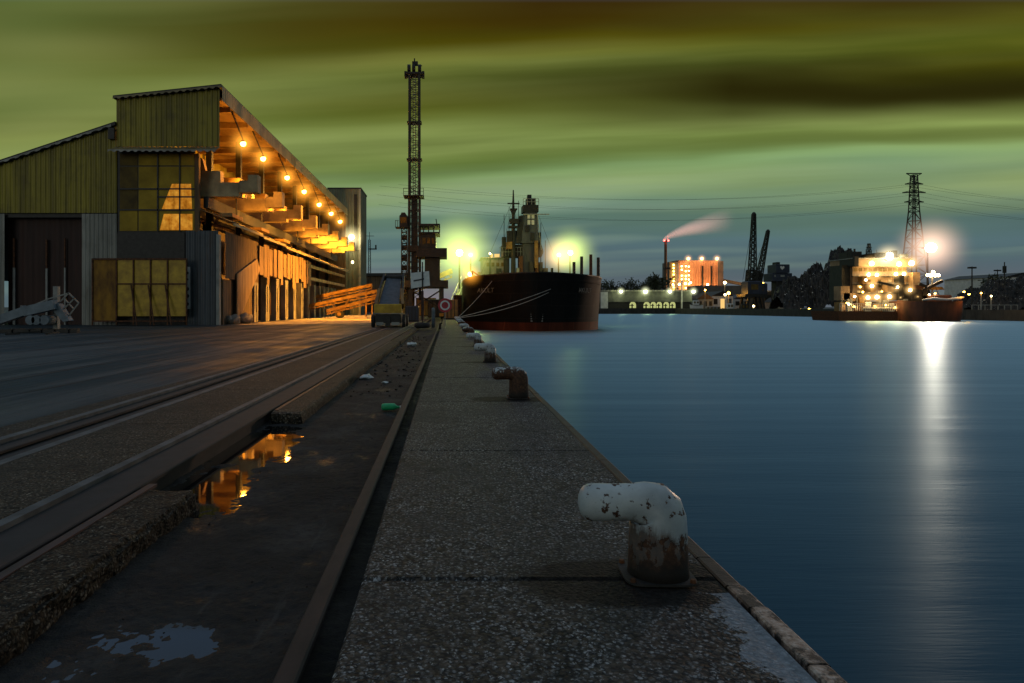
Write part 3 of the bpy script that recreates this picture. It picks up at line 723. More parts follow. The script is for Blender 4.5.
# lean-to canopy along the side
def lean(y0, y1, zo, zi, mt):
    b = MB(); n_ = int((y1-y0)/.18); 
    for i in range(n_+1):
        y = y0 + (y1-y0)*i/n_; dz = .06 if i % 2 else 0
        b.v += [(-17.9, y, zo+dz), (-21.6, y, zi+dz)]
    b.f = [(2*i, 2*i+1, 2*i+3, 2*i+2) for i in range(n_)]
    return b.build('side_canopy', m[mt], wh)
for i, (y0, y1, dz) in enumerate(((57.4,66.5,.35),(66.6,76,.2),(76.1,90,.0),(90.1,104,-.1),(104.1,125,-.2))):
    c = lean(y0, y1, 8.25+dz, 9.7+dz, 'roof_sheet')
    MB().box(-17.95,-17.85,y0,y1-.05,7.98+dz,8.2+dz).build('gutter', m['fascia'], c)
    if i < 3: MB().box(-19.6,-18.5,y0+1.5,y0+4.5,8.95+dz,9.25+dz).build('roof_patch', m['ochre'], c)
# side wall under the canopy: boards, hanging sheets, pillars with slots
xs_ = -18.7
MB().corr((xs_,57.6),(xs_,67.5), 3.9, 7.9, .5, .05).build('board_wall', m['brown'], wh)
MB().prism([(xs_+.1,60.2,.3),(xs_+.1,60.8,.3),(xs_+.1,67.6,5.2),(xs_+.1,66.5,6.2),(xs_+.1,60.2,4.4)],(.12,0,0)).build('chute', m['wood'], wh)
MB().box(xs_-.5,xs_-.2,57.6,67.4,0,3.85).build('inner_wall', m['brown'], wh)
y = 67.4; k = 0
while y < 92:
    wd = rnd.uniform(1.0, 1.9); z0 = rnd.uniform(4.3, 5.2) - (.9 if k % 4 == 2 else 0); z1 = 7.9 - rnd.uniform(0,.4)
    MB().corr((xs_+.15+rnd.uniform(0,.12), y),(xs_+.15, y+wd-.12), z0, z1, .4, .05).build('hanging_sheet', m['wood'], wh); y += wd; k += 1
y = 66.3
for k in range(13):
    wd = 1.35 if k < 8 else .9
    pl = MB(); pl.box(xs_-.55, xs_+.0, y, y+wd*.38, 0, 4.6); pl.box(xs_-.55, xs_+.0, y+wd*.62, y+wd, 0, 4.6); pl.box(xs_-.5, xs_-.02, y+wd*.385, y+wd*.615, 0, 1.0); pl.box(xs_-.5, xs_-.02, y+wd*.385, y+wd*.615, 3.6, 4.6)
    pl.build('pillar', m['concrete'], wh); y += 4.25 if k < 8 else 3.4
MB().box(xs_-3.2, xs_-3.0, 57, 126, 0, 9).build('inner_wall', m['door'], wh)
b = MB(); b.box(xs_-.4,xs_,92.2,125,5.2,5.6); b.box(xs_-.4,xs_,92.2,125,6.9,7.3); b.build('girder', m['beam'], wh)
# sodium lamps under the eave
lamp_pos = [(243,143,60.0),(263,158,66.8),(287,177,76.5),(304,191,86),(319,204,96),(331,213,105),(340,221,114)]
for i, (px, py, Y) in enumerate(lamp_pos):
    p_ = W(px, py, Y); arm = MB().bar((p_.x-1.0, Y, 18.7),(p_.x, Y, p_.z+.3), .12).build('lamp_arm', m['black'], wh)
    floodlight(arm, p_, .25 + .016*(Y-60)/10, 'e_orange', ORANGE, (12000,24000,36000,36000,34000,28000,22000)[i], (.25,-.25,-1), 1.2, halo=(1.8,1.8,1.9,2.3,2.0,1.9,1.9)[i], aim=(.02,.36,-1), angle=86)
    light('lamp_light', p_ + Vector((.2,-.3,-1.0)), ORANGE, 900, .3, arm)

# yellow framed loading gate standing in front of the bay
g_ = thing('loading_gate', 'rusty yellow steel loading gate with braced frame leaning at the warehouse front', 'gate', (-25.5, 55.9, 0))
gx0, gx1, gz1 = WX(93,56), WX(187,56), WZ(258.5,56)
xs2 = [gx0, WX(117,56)] + [WX(p,56) for p in (134,151,168)] + [gx1]
MB().box(xs2[0]+.05, xs2[1]-.05, 55.96, 56.02, .3, gz1-.1).build('rusty_panel', m['rust_yellow'], g_)['label'] = 'rust-brown solid panel'
for i in range(1,5):
    for z0, z1 in ((.75, gz1*.62-.05),(gz1*.62+.05, gz1-.12)):
        MB().box(xs2[i]+.05, xs2[i+1]-.05, 55.96, 56.02, z0, z1).build('panel', m['yellow'], g_)
b = MB()
for x in xs2: b.box(x-.05, x+.05, 55.85, 55.955, 0, gz1)
b.box(gx0+.05,gx1-.05,55.86,55.95,gz1-.12,gz1+.02); b.box(xs2[1]+.05,gx1-.05,55.86,55.95,gz1*.62-.05,gz1*.62+.05); b.box(gx0+.05,gx1-.05,55.86,55.95,.28,.40)
b.build('frame', m['rust'], g_)
for i in (1,2,3):
    x = xs2[i+1]-.15; MB().bar((x, 55.8, gz1*.60),(x+.75, 55.2, .02),.09).build('brace', m['rust'], g_)
# bales at the corner
for px, py, r, lab in ((226,322.5,.62,'rounded pale sack pile nearest the slate warehouse corner'),(239,322.5,.66,'rounded pale sack pile beside the first concrete pillar')):
    Y = 1.5*F/(322.3-HY)*.62; Y = 59.0 if px == 226 else 61.5
    c = Vector((WX(px,Y)+.5, Y, 0)); b = MB(); b.ball((c.x, c.y, r*.55), r*1.2, 18, 12, .62)
    b.v = [(v[0]+.22*noise.noise(Vector(v)*2), v[1]+.2*noise.noise(Vector(v)*2.2), max(.0, v[2]+.28*noise.noise(Vector(v)*2.6)+.08*noise.noise(Vector(v)*7))) for v in b.v]
    tag(b.build('sack_pile', m['sack'], loc=c, smooth=True), lab, 'sack')

# ================================================================== END TOWER
Yt = 128.0
tw = thing('silo_tower', 'tall grey-green corrugated tower at the far end of the warehouse', 'tower', (-19, Yt, 0))
tx0, tx1, tz = WX(328,Yt), WX(360.5,Yt), WZ(189,Yt)
MB().corr((tx0,Yt),(tx1,Yt),0,tz,.7,.06).build('front_wall', m['green_sheet'], tw)
MB().corr((tx1,Yt),(tx1,Yt+9),0,tz,.7,.06).build('side_wall', m['green_sheet'], tw)
MB().box(tx0-.1,tx1+.15,Yt-.15,Yt+9.2,tz,tz+.25).build('roof', m['black'], tw)
MB().box(tx1-.35,tx1+.06,Yt-.14,Yt-.07,0,tz-.02).build('corner_trim', m['grey_sheet'], tw)
MB().box(tx1-1.2,tx1-.6,Yt-.12,Yt-.07,12,tz-1).build('ladder', m['black'], tw)
pp = W(351.5,237,Yt-1.2); floodlight(tw, pp, .5, 'e_warm', (1,.85,.42), 900, (.2,-1,-.4), halo=3.0)
pp = W(352.5,262,Yt-1.0); floodlight(tw, pp, .22, 'e_warm', (1,.85,.42), 0, (.2,-1,-.4))

# ================================================================== FALLEN BOOM BY THE DOOR
Yb = 40.0
bm = thing('loader_boom', 'pale blue-grey broken loader boom lying in front of the dark door', 'machinery', (-23.5, Yb, 0))
def bw(px, py, dy=0): q = W(px, py, Yb); q.y += dy; return q
b = MB(); b.bar(bw(-3,321),bw(26,311),.55,.5); b.bar(bw(26,311.5),bw(56,304.5),.62,.55); b.build('boom', m['steelblue'], bm)
MB().prism([bw(50,303),bw(58,303.5),bw(69,320.5),bw(63,322),bw(54,312)],(0,.5,0)).build('boom_foot', m['steelblue'], bm)
MB().box(WX(47,Yb)-.0, WX(51.5,Yb), Yb+.6, Yb+.9, 0, WZ(286,Yb)).build('post', m['grey'], bm)
b = MB()
for a_, c_ in (((56,303),(66,293)),((66,293),(76,303)),((76,303),(66,316)),((66,316),(56,303)),((61,298),(71,309)),((72,298),(60,310)),((22,309),(45,299)),((45,299),(66,293))): b.bar(bw(*a_,.3),bw(*c_,.3),.07)
b.build('lattice_frame', m['grey'], bm)
b = MB()
for px in (22,24,26,34): b.bar(bw(px,311),bw(px-1,305.5),.06)
for px in (33,39,47): b.tube(bw(px,320,-.3),bw(px,320,.5),.28,.28,12)
b.build('hydraulics', m['steelblue'], bm)
b = MB(); b.bar((WX(2,Yb),Yb-.2,.10),(WX(80,Yb),Yb-.2,.10),.2)
for px in (14,31,43,56,70): b.box(WX(px,Yb)-.1,WX(px,Yb)+.1,Yb-.4,Yb+.9,0,.22)
b.build('skid', m['black'], bm)
for p0_, p1_ in (((WX(16,38),38,.06),(WX(40,38.6),38.6,.1)),((WX(56,38),37,.05),(WX(63,38.6),38.2,.1)),((WX(31,38),37,.05),(WX(24,38),36.4,.05))): MB().bar(p0_, p1_, .08).build('drag_bar', m['black'], bm)

# ================================================================== FAR-LEFT BACKGROUND
sh = thing('storage_shed', 'long low dark shed between the warehouse tower and the crane', 'shed', (-20, 205, 0))
MB().box(WX(345,205),WX(412,205),205,222,0,WZ(276,205)).build('wall', m['brown'], sh)
MB().prism([(WX(344,205),204,WZ(276,205)),(WX(413,205),204,WZ(276,205)),(WX(413,205),204,WZ(273,205)),(WX(344,205),204,WZ(273.5,205))],(0,19,0)).build('roof', m['black'], sh)
for px in (352,372,392): MB().box(WX(px,205)-2,WX(px,205)+2,204.9,204.98,0,5).build('door', m['door'], sh)
an = thing('antenna_mast', 'thin antenna mast standing alone between tower and crane', 'mast', (WX(369.5,150),150,0))
ax = WX(369.5,150)
MB().lattice((ax,150,0),(ax,150,WZ(240,150)),.7,.4,16,.09,.05).build('mast', m['black'], an)
b = MB(); b.bar((ax,150,WZ(240,150)),(ax,150,WZ(232,150)),.1); b.bar((ax-1.0,150,WZ(236,150)),(ax+1.0,150,WZ(236,150)),.1)
b.build('aerial', m['black'], an); b = MB(); b.bar((ax-.2,150,WZ(249,150)),(ax+1.6,150,WZ(249,150)),.25); b.bar((ax+1.4,150,WZ(249,150)),(ax+1.4,150,WZ(245,150)),.3); b.build('aerial', m['black'], an)
# ================================================================== QUAY CRANE
Yc = 90.0
cr = thing('quay_crane', 'dark portal crane on rails with tall upright lattice jib beside the quay', 'crane', (WX(414.5,Yc), Yc, 0))
cx = WX(414.5,Yc)
def cw(px, py, dy=0): q = W(px, py, Yc); q.y += dy; return q
jib = MB().lattice((cx,Yc,WZ(197,Yc)),(cx,Yc,WZ(76,Yc)),1.30,1.25,24,.30,.06).build('jib', m['crane'], cr)
b = MB(); z0, z1 = WZ(262,Yc), WZ(78,Yc)
b.bar((cx-.16,Yc-.4,z0),(cx-.16,Yc-.4,z1),.09); b.bar((cx+.16,Yc-.4,z0),(cx+.16,Yc-.4,z1),.09)
k = z0
while k < z1: b.bar((cx-.16,Yc-.4,k),(cx+.16,Yc-.4,k),.07); k += .55
b.build('ladder', m['grey'], jib)
for py, hw in ((123,.95),(160,1.0)):
    z = WZ(py,Yc); b = MB(); b.box(cx-hw,cx+hw,Yc-.8,Yc+.8,z-.06,z+.06); b.build('stay_bracket', m['crane'], jib)
z = WZ(75,Yc); hd = MB().box(cx-1.2,cx+1.2,Yc-.9,Yc+.9,z-.12,z+.14).build('jib_head', m['black'], cr)
for dx in (-1.15, 1.15): MB().box(cx+dx-.16,cx+dx+.16,Yc-.5,Yc+.5,z-.35,z+.35).build('head_bracket', m['black'], hd)
for dx in (-.72,-.1,.68):
    MB().tube((cx+dx-.2,Yc,z+.75),(cx+dx+.2,Yc,z+.75),.62,.62,14).build('sheave', m['black'], hd)
b = MB(); b.bar((cx,Yc,z+.9),(cx,Yc,WZ(58.5,Yc)),.16); b.box(cx-.3,cx+.45,Yc-.2,Yc+.2,z+1.3,z+1.75); b.bar((cx+.1,Yc,z+1.25),(cx+1.0,Yc,z+1.2),.1); b.build('lightning_rod', m['black'], hd)
b = MB(); z = WZ(197,Yc); b.box(WX(404,Yc),WX(424,Yc),Yc-1.4,Yc+1.4,z-.08,z+.05)
for px in (404.2,410,418,423.8): b.bar(cw(px,197,-1.4),cw(px,190,-1.4),.06)
b.bar(cw(404,190,-1.4),cw(424,190,-1.4),.06); b.bar(cw(404,193.5,-1.4),cw(424,193.5,-1.4),.05)
b.build('platform', m['crane'], cr)
b = MB(); b.box(cx-.42,cx+.42,Yc-.5,Yc+.6,WZ(290,Yc),WZ(198,Yc)); b.build('column', m['black'], cr)
MB().lattice((cx,Yc,WZ(300,Yc)),(cx,Yc,WZ(198,Yc)),1.45,1.35,16,.28,.07).build('mast', m['crane'], cr)
MB().box(WX(408,Yc),WX(422,Yc),Yc-1,Yc+1,WZ(252,Yc),WZ(246,Yc)).build('collar', m['black'], cr)
# stair tower and cabin on the landward side
sx = WX(404.5,Yc)
MB().lattice((sx,Yc-.5,WZ(306,Yc)),(sx,Yc-.5,WZ(227,Yc)),.75,.7,14,.09,.08).build('stair_tower', m['crane'], cr)
for py in (238,248,258,268,279,290):
    MB().tube(cw(401.5,py,-.5),cw(407,py,-.5),.34,.34,8).build('stair_landing', m['crane'], cr)
cb = MB().cbox(WX(400,Yc),WX(408,Yc),Yc-1.2,Yc+.4,WZ(228,Yc),WZ(216,Yc),.12).build('cabin', m['black'], cr)
MB().box(WX(401,Yc),WX(407,Yc),Yc-1.24,Yc-1.205,WZ(224,Yc),WZ(218.5,Yc)).build('cabin_window', m['pane_dark'], cb)
MB().prism([cw(401,216,-1),cw(407,216,-1),cw(405.5,213.5,-1),cw(402,213.5,-1)],(0,1.2,0)).build('cabin_roof', m['black'], cb)
b = MB(); b.box(WX(396,Yc),WX(410,Yc),Yc-1.5,Yc+.6,WZ(228.6,Yc),WZ(228,Yc))
for px in (396.3,398.5): b.bar(cw(px,228,-1.5),cw(px,222,-1.5),.06)
b.bar(cw(396,222,-1.5),cw(399.5,222,-1.5),.06); b.build('cabin_platform', m['black'], cb)
# machinery house on the waterside
mh = MB().box(WX(421,Yc),WX(436,Yc),Yc-1.6,Yc+2.5,WZ(249,Yc),WZ(235,Yc)).build('machinery_house', m['crane'], cr)
b = MB(); b.box(WX(419,Yc),WX(440,Yc),Yc-2,Yc+3,WZ(235,Yc),WZ(233.5,Yc)); b.box(WX(419,Yc),WX(440,Yc),Yc-2,Yc+3,WZ(227.5,Yc),WZ(225.5,Yc))
for px in (419.3,424,429,434,439.7): b.bar(cw(px,234,-2),cw(px,226,-2),.14)
b.build('roof_deck', m['black'], mh)
b = MB()
for px in (423,427.5,432): b.box(WX(px,Yc),WX(px+3,Yc),Yc-1.66,Yc-1.605,WZ(245,Yc),WZ(239,Yc))
b.build('window', m['pane_dark'], mh)
MB().box(WX(417,Yc),WX(447,Yc),Yc-2,Yc+3,WZ(258,Yc),WZ(249.3,Yc)).build('slewing_deck', m['black'], cr)
MB().box(WX(425,Yc),WX(440,Yc),Yc-1.2,Yc+2,WZ(284,Yc),WZ(258.3,Yc)).build('slewing_pedestal', m['crane'], cr)
b = MB(); b.bar(cw(437,225,0),cw(436,219,0),.12); b.bar(cw(441,258,-2),cw(441,252,-2),.1); b.bar(cw(446,258,-2),cw(446,252,-2),.1); b.bar(cw(437,252,-2),cw(447,252,-2),.08); b.build('railing', m['black'], cr)
MB().box(-5.6,.15,Yc-3.4,Yc+3.4,4.0,4.9).build('portal_beam', m['crane'], cr)
for sx_ in (-4.69,-.66):
    for sy in (-3,3):
        lg = MB().bar((sx_*.98-.05,Yc+sy*.9,4.0),(sx_,Yc+sy,.7),.5,.6).build('portal_leg', m['crane'], cr)
        b = MB(); b.box(sx_-.3,sx_+.3,Yc+sy-1.1,Yc+sy+1.1,.32,.7); b.build('bogie', m['yellow'], lg)
        b = MB()
        for d in (-.6,.6): b.tube((sx_-.14,Yc+sy+d,.26),(sx_+.14,Yc+sy+d,.26),.27,.27,14)
        b.build('wheel', m['black'], lg)
b = MB(); b.bar((-4.6,Yc-3,1.2),(-.7,Yc-3,3.7),.18); b.bar((-.7,Yc-3,1.2),(-4.6,Yc-3,3.7),.18); b.build('cross_brace', m['crane'], cr)

# ================================================================== MOBILE LOADER ON THE TRACK (belt facing the viewer)
Yl = 51.0
ld = thing('belt_loader', 'yellow-fronted belt loader with raised dark belt parked on the yard track', 'machinery', (WX(388.5,Yl), Yl, 0))
def lw(px, py, dy=0): q = W(px, py, Yl); q.y += dy; return q
b = MB(); b.prism([lw(379,304,.0),lw(399,304,.0),lw(397.5,276,4.2),lw(382,275,4.2)],(0,.25,.0)); b.build('belt', m['belt'], ld)
for (a0,a1),(c0,c1) in (((375.5,306),(379.5,274)),((402,306),(400,274))):
    MB().bar(lw(a0,a1,-.1),lw(c0,c1,4.2),.16,.5).build('side_frame', m['black'], ld)
    MB().bar(lw(a0+1,a1,-.25),lw(a0+2 if a0<390 else a0-2,290,1.5),.2,.4).build('side_plate', m['ochre'], ld)
MB().tube(lw(380,275,4.3),lw(399,275,4.3),.22,.22,12).build('head_drum', m['black'], ld)
MB().cbox(WX(375,Yl),WX(402,Yl),Yl-.7,Yl+.5,WZ(313,Yl),WZ(304,Yl),.05).build('hopper', m['yellow'], ld)
MB().box(WX(376,Yl),WX(401,Yl),Yl-.5,Yl+4.5,WZ(323,Yl),WZ(314,Yl)).build('chassis', m['black'], ld)
MB().box(WX(377,Yl),WX(384,Yl),Yl-.58,Yl-.5,WZ(325,Yl),WZ(322,Yl)).build('bumper', m['grey'], ld)
MB().box(WX(392,Yl),WX(400,Yl),Yl-.58,Yl-.5,WZ(325,Yl),WZ(322,Yl)).build('bumper', m['grey'], ld)
for sx_ in (373.3,404):
    for dy in (0,3.6):
        o = MB().tube((WX(sx_,Yl)-.11,Yl+dy,.48),(WX(sx_,Yl)+.11,Yl+dy,.48),.48,.48,20).build('wheel', m['rubber'], ld)
        MB().tube((WX(sx_,Yl)-.13,Yl+dy,.48),(WX(sx_,Yl)+.13,Yl+dy,.48),.24,.24,14).build('rim', m['grey'], o)
MB().box(WX(386,Yl),WX(391,Yl),Yl-.62,Yl-.5,WZ(326,Yl),WZ(318,Yl)).build('coupling', m['black'], ld)

# ================================================================== INCLINED CONVEYORS
def conveyor(label, a, b_, Y, dy, wheel, w=.9, depth=.55):
    A, B = W(a[0],a[1],Y), W(b_[0],b_[1],Y); B.y += dy
    t = thing('portable_conveyor', label, 'conveyor', (A.x, Y, 0), 'portable conveyors by the warehouse')
    d = (B-A).normalized()
    MB().bar(A, B, w*.8, depth*.3).build('belt', m['belt'], t)
    for s in (-1, 1):
        b = MB(); off = Vector((0, s*w/2, 0)); b.bar(A+off, B+off, .10, depth*.75)
        lo = Vector((0,0,-depth)); b.bar(A+off+lo*.8, B+off+lo, .10, .12)
        for i in range(11):
            p = A.lerp(B, i/10)+off; q = A.lerp(B, min(1,(i+1)/10))+off
            b.bar(p, q+lo, .07)
        b.build('side_frame', m['ochre'], t)
    if wheel:
        wx = WX(wheel, Y); zt = A.z + (B.z-A.z)*(wx-A.x)/(B.x-A.x)
        for s in (-1, 1):
            ww = MB().path([(wx, Y+s*w*.8-.11, .55),(wx, Y+s*w*.8+.11, .55)], .55, 20).build('wheel', m['rubber'], t)
            MB().path([(wx, Y+s*w*.8-.13, .55),(wx, Y+s*w*.8+.13, .55)], .26, 14).build('rim', m['ochre'], ww)
            b = MB(); b.bar((wx,Y+s*w*.6,.55),(wx+1.4,Y+s*w*.6,zt+.2),.14); b.bar((wx,Y+s*w*.6,.55),(wx-1.2,Y+s*w*.6,zt-.5),.12); b.build('support_leg', m['ochre'], t)
    return t
conveyor('long ochre portable conveyor on rubber wheels nearest the concrete pillars', (300,308),(377,291),93,0,340)
conveyor('ochre portable conveyor rising behind the wheeled one', (303,300),(372,285),99,0,None)
conveyor('short ochre conveyor propped low with its foot on the ground', (327,311),(378,297),90,1.5,None)
for o in list(col.objects):
    if o.name.startswith('portable_conveyor') and 'low' in o['label']:
        b = MB(); b.bar((WX(372,91),91,0),(WX(372,91),91,2.3),.16); b.build('support_leg', m['ochre'], o)
    if o.name.startswith('portable_conveyor') and 'behind' in o['label']:
        b = MB(); b.bar((WX(366,99),99,0),(WX(366,99),99,4),.2); b.bar((WX(310,99),99,0),(WX(310,99),99,2),.2); b.build('support_leg', m['ochre'], o)
conveyor('high orange-lit conveyor rising behind the white sign board', (398,294),(452,270),104,2,None,1.2,1.0)
for o in list(col.objects):
    if o.name.startswith('portable_conveyor') and 'high' in o['label']:
        for px in (404,440): MB().bar((WX(px,104),104,0),(WX(px,104.5),104.5,WZ(291 if px==404 else 276,104)-.5),.3).build('support_leg', m['crane'], o)

# ================================================================== SIGNS AND SMALL QUAY FURNITURE
Ys = 48.5
sn = thing('notice_board', 'white notice board with dark slanted arrow on a thin pole and tyre foot', 'sign', (WX(422,Ys),Ys,0))
xp = WX(422.5,Ys)
MB().tube((xp,Ys,0),(xp,Ys,WZ(262,Ys)),.045,.045,10).build('pole', m['black'], sn)
MB().tube((xp,Ys-.02,.6),(xp,Ys-.02,WZ(291,Ys)),.09,.09,10).build('sleeve', m['redbar'], sn)
bd = MB().prism([W(410.3,273,Ys),W(429,271,Ys),W(430,285.5,Ys),W(411,288.5,Ys)],(0,.05,0)).build('board', m['signwhite'], sn)
bd.location.y = .06
b = MB(); b.prism([W(413.5,280.2,Ys+.03),W(424,278.2,Ys+.03),W(424,279.6,Ys+.03),W(413.5,281.6,Ys+.03)],(0,.012,0)); b.build('arrow', m['navy'], bd)
foot = MB(); foot.path([(xp+.38*math.cos(a*math.pi/8), Ys-.02+.38*math.sin(a*math.pi/8), .2) for a in range(17)], .2, 10, False)
foot.build('tyre_foot', m['rubber'], sn, smooth=True); MB().tube((xp,Ys-.02,0),(xp,Ys-.02,.34),.3,.3,14).build('foot_filling', m['concrete'], sn)
Yr = 50.0; xr = WX(445,Yr); zr = WZ(305.3,Yr)
rs_ = thing('round_sign', 'round dark red sign with pale ring on a thin post', 'sign', (xr,Yr,0))
MB().tube((xr,Yr+.05,0),(xr,Yr+.05,zr+.3),.03,.03,8).build('post', m['grey'], rs_)
dsk = MB().tube((xr,Yr-.02,zr),(xr,Yr+.01,zr),.52,.52,28).build('disc', m['signred'], rs_)
b = MB(); n_ = 28
for k in range(n_):
    a0 = 2*math.pi*k/n_
    b.v += [(xr+.36*math.cos(a0),Yr-.024,zr+.36*math.sin(a0)),(xr+.25*math.cos(a0),Yr-.024,zr+.25*math.sin(a0))]
b.f = [(2*k,2*k+1,(2*k+3)%(2*n_),(2*k+2)%(2*n_)) for k in range(n_)]; b.build('ring', m['signwhite'], dsk)
for px, Y, h, r, lab, mt in ((433.3,49.5,1.45,.13,'blue-grey steel guard post between the two signs','steelblue'),(405.5,53,.95,.14,'short black guard post right of the belt loader','black'),
                         (440,46,.42,.07,'low bent black stake beside the crane rail','black')):
    x = WX(px,Y); b = MB(); b.path([(x,Y,0),(x,Y,h*.9),(x+(.12 if h<.5 else 0),Y,h*.97),(x+(.16 if h<.5 else 0),Y,h)],[r,r,r*.9,r*.4],12)
    tag(b.build('guard_post', m[mt], loc=(x,Y,0), smooth=True), lab, 'post')
# quayside clutter near the ship: crates, drums and a gangway
for px, Y, w_, h, mt, lab in ((451,84,1.7,2.4,'ochre','tall ochre crate by the ship, behind the round sign'),(437,97,2.6,2.6,'slate_sheet','slate-grey container under the quay crane'),(426,112,3.2,3.0,'brown','brown container far behind the white sign board'),
                          (457.5,96,1.1,3.2,'rust','rusty steel cabinet close to the ship hull'),(412,70,1.3,1.6,'navy','dark blue tank standing behind the notice board')):
    x = WX(px,Y); t = thing('storage_crate', lab, 'crate', (x,Y,0)); MB().cbox(x-w_/2,x+w_/2,Y,Y+2,.15,h,.05).build('body', m[mt], t)
    b = MB(); b.box(x-w_/2,x+w_/2,Y+.1,Y+.4,0,.148); b.box(x-w_/2,x+w_/2,Y+1.6,Y+1.9,0,.148); b.build('skid', m['black'], t)
    b = MB(); [b.box(x-w_/2+i*w_/4-.04,x-w_/2+i*w_/4+.04,Y-.06,Y-.003,.2,h-.05) for i in range(5)]; b.build('rib', m['black'], t)
gw = thing('gangway', 'pale ship gangway leading from the quay up to the black ship', 'gangway', (.8,100,0))
b = MB(); b.bar((.4,98,.2),(2.6,104,5.2),.9,.12); b.build('walkway', m['grey'], gw)
b = MB()
for s in (-.4,.4):
    b.bar((.4+s,98,1.2),(2.6+s,104,6.2),.06)
    for i in range(8): t = i/7; p = Vector((.4+s,98,.2)).lerp(Vector((2.6+s,104,5.2)), t); b.bar(p, p+Vector((0,0,1)), .05)
b.build('handrail', m['white'], gw)

# ================================================================== BLACK CARGO SHIP
WL = -1.5
sp = thing('cargo_ship', 'black-hulled cargo ship with red waterline moored bow-on at the quay', 'ship', (11.8, 90, WL))
secs = [(83.6,11.05,.22,.12,5.75),(83.75,11.07,1.2,.55,5.74),(84.2,11.1,2.5,1.4,5.7),(85.2,11.2,4.6,3.0,5.62),(86.6,11.35,6.5,5.0,5.52),(88.6,11.55,8.1,7.0,5.42),(91.5,11.7,9.1,8.6,5.32),(95.5,11.8,9.5,9.4,5.22),(100,11.8,9.55,9.55,5.18),(116,11.8,9.55,9.55,5.0),(185,11.8,9.5,9.5,5.0)]
levels = [-2.6,-1.5,-.42,1.2,2.8,4.2]
def hull_ring(s):
    Y, c, hd_, hw_, zt = s; out = []
    for z in levels + [zt]:
        t = max(0, min(1, (z+1.5)/(zt+1.5))); hw = hw_ + (hd_-hw_)*(t**1.4)
        out.append((Y - .35*t*(1 if Y < 90 else 0) + .35, c, hw, z))
    return out
def hull_part(k0, k1, name, mt, parent):
    b = MB(); rings = [hull_ring(s)[k0:k1] for s in secs]; n_ = k1-k0
    for r in rings:
        for (Y,c,hw,z) in r: b.v.append((c-hw,Y,z))
        for (Y,c,hw,z) in r: b.v.append((c+hw,Y,z))
    L_ = 2*n_
    for i in range(len(rings)-1):
        for j in range(n_-1):
            o = i*L_+j; b.f.append((o,o+1,o+L_+1,o+L_)); o += n_; b.f.append((o,o+L_,o+L_+1,o+1))
    for j in range(n_-1): b.f.append((j, j+n_, j+n_+1, j+1))
    return b.build(name, mt, parent, smooth=True)
hull = hull_part(2, 7, 'hull', m['hull'], sp)
hull_part(0, 3, 'boot_topping', m['boot'], sp)
b = MB(); b.v = []
dk = [(s[1]-s[2]+.12, s[0]+.1, s[4]-.9) for s in secs[1:]] + [(s[1]+s[2]-.12, s[0]+.1, s[4]-.9) for s in reversed(secs[1:])]
b.poly(dk); b.build('deck', m['rust'], sp)
def bul(side):
    b = MB()
    for s in secs: b.v += [(s[1]+side*(s[2]+.03), s[0]+(.0 if s[0]<90 else .3), s[4]-.06),(s[1]+side*(s[2]+.03), s[0]+(.0 if s[0]<90 else .3), s[4]+.09),(s[1]+side*max(0,s[2]-.15), s[0]+.2, s[4]+.09)]
    for i in range(len(secs)-1):
        for j in (0,1): o = 3*i+j; b.f.append((o,o+1,o+4,o+3))
    return b.build('bulwark_rail', m['black'], sp)
bul(-1); bul(1)
for sgn, px in ((-1, 531.5), (1, 541.5)):
    b = MB()
    for i in range(7): q = W(px, 321 - i*2.3, 84.35); b.box(q.x-.14, q.x+.14, 83.9, 84.5, q.z-.07, q.z+.07)
    o = b.build('draught_marks', m['grey'], sp); o.location.y = .12
# anchors in their pockets and the pale lettering
for px in (514.5,556): 
    c = W(px,314.5,86.6); b = MB(); b.bar(c+Vector((0,-.3,.6)),c+Vector((0,-.4,-.5)),.22); b.path([c+Vector((-.75,-.4,.1)),c+Vector((-.4,-.45,-.45)),c+Vector((0,-.45,-.6)),c+Vector((.4,-.45,-.45)),c+Vector((.75,-.4,.1))],[.05,.16,.2,.16,.05],8)
    b.build('anchor', m['white'], sp)
def text(s, size, mat, parent, pos, rot):
    cu = bpy.data.curves.new('lettering', 'FONT'); cu.body = s; cu.size = size; cu.align_x = 'CENTER'; cu.extrude = .01
    tmp = bpy.data.objects.new('tmp', cu); col.objects.link(tmp)
    dg = bpy.context.evaluated_depsgraph_get(); me = bpy.data.meshes.new_from_object(tmp.evaluated_get(dg)); me.name = 'lettering'
    bpy.data.objects.remove(tmp); me.materials.clear(); me.materials.append(mat)
    o = bpy.data.objects.new('lettering', me); col.objects.link(o); o.parent = parent
    o.location = Vector(pos) - parent.location; o.rotation_euler = rot; return o
text('AKULT', .85, m['dull_wall'], sp, (17.52, 86.42, WZ(292.5,86.5)), (R(82),0,R(41)))
text('AKULT', .85, m['dull_wall'], sp, (4.86, 86.62, WZ(292.5,86.5)), (R(82),0,R(-41)))
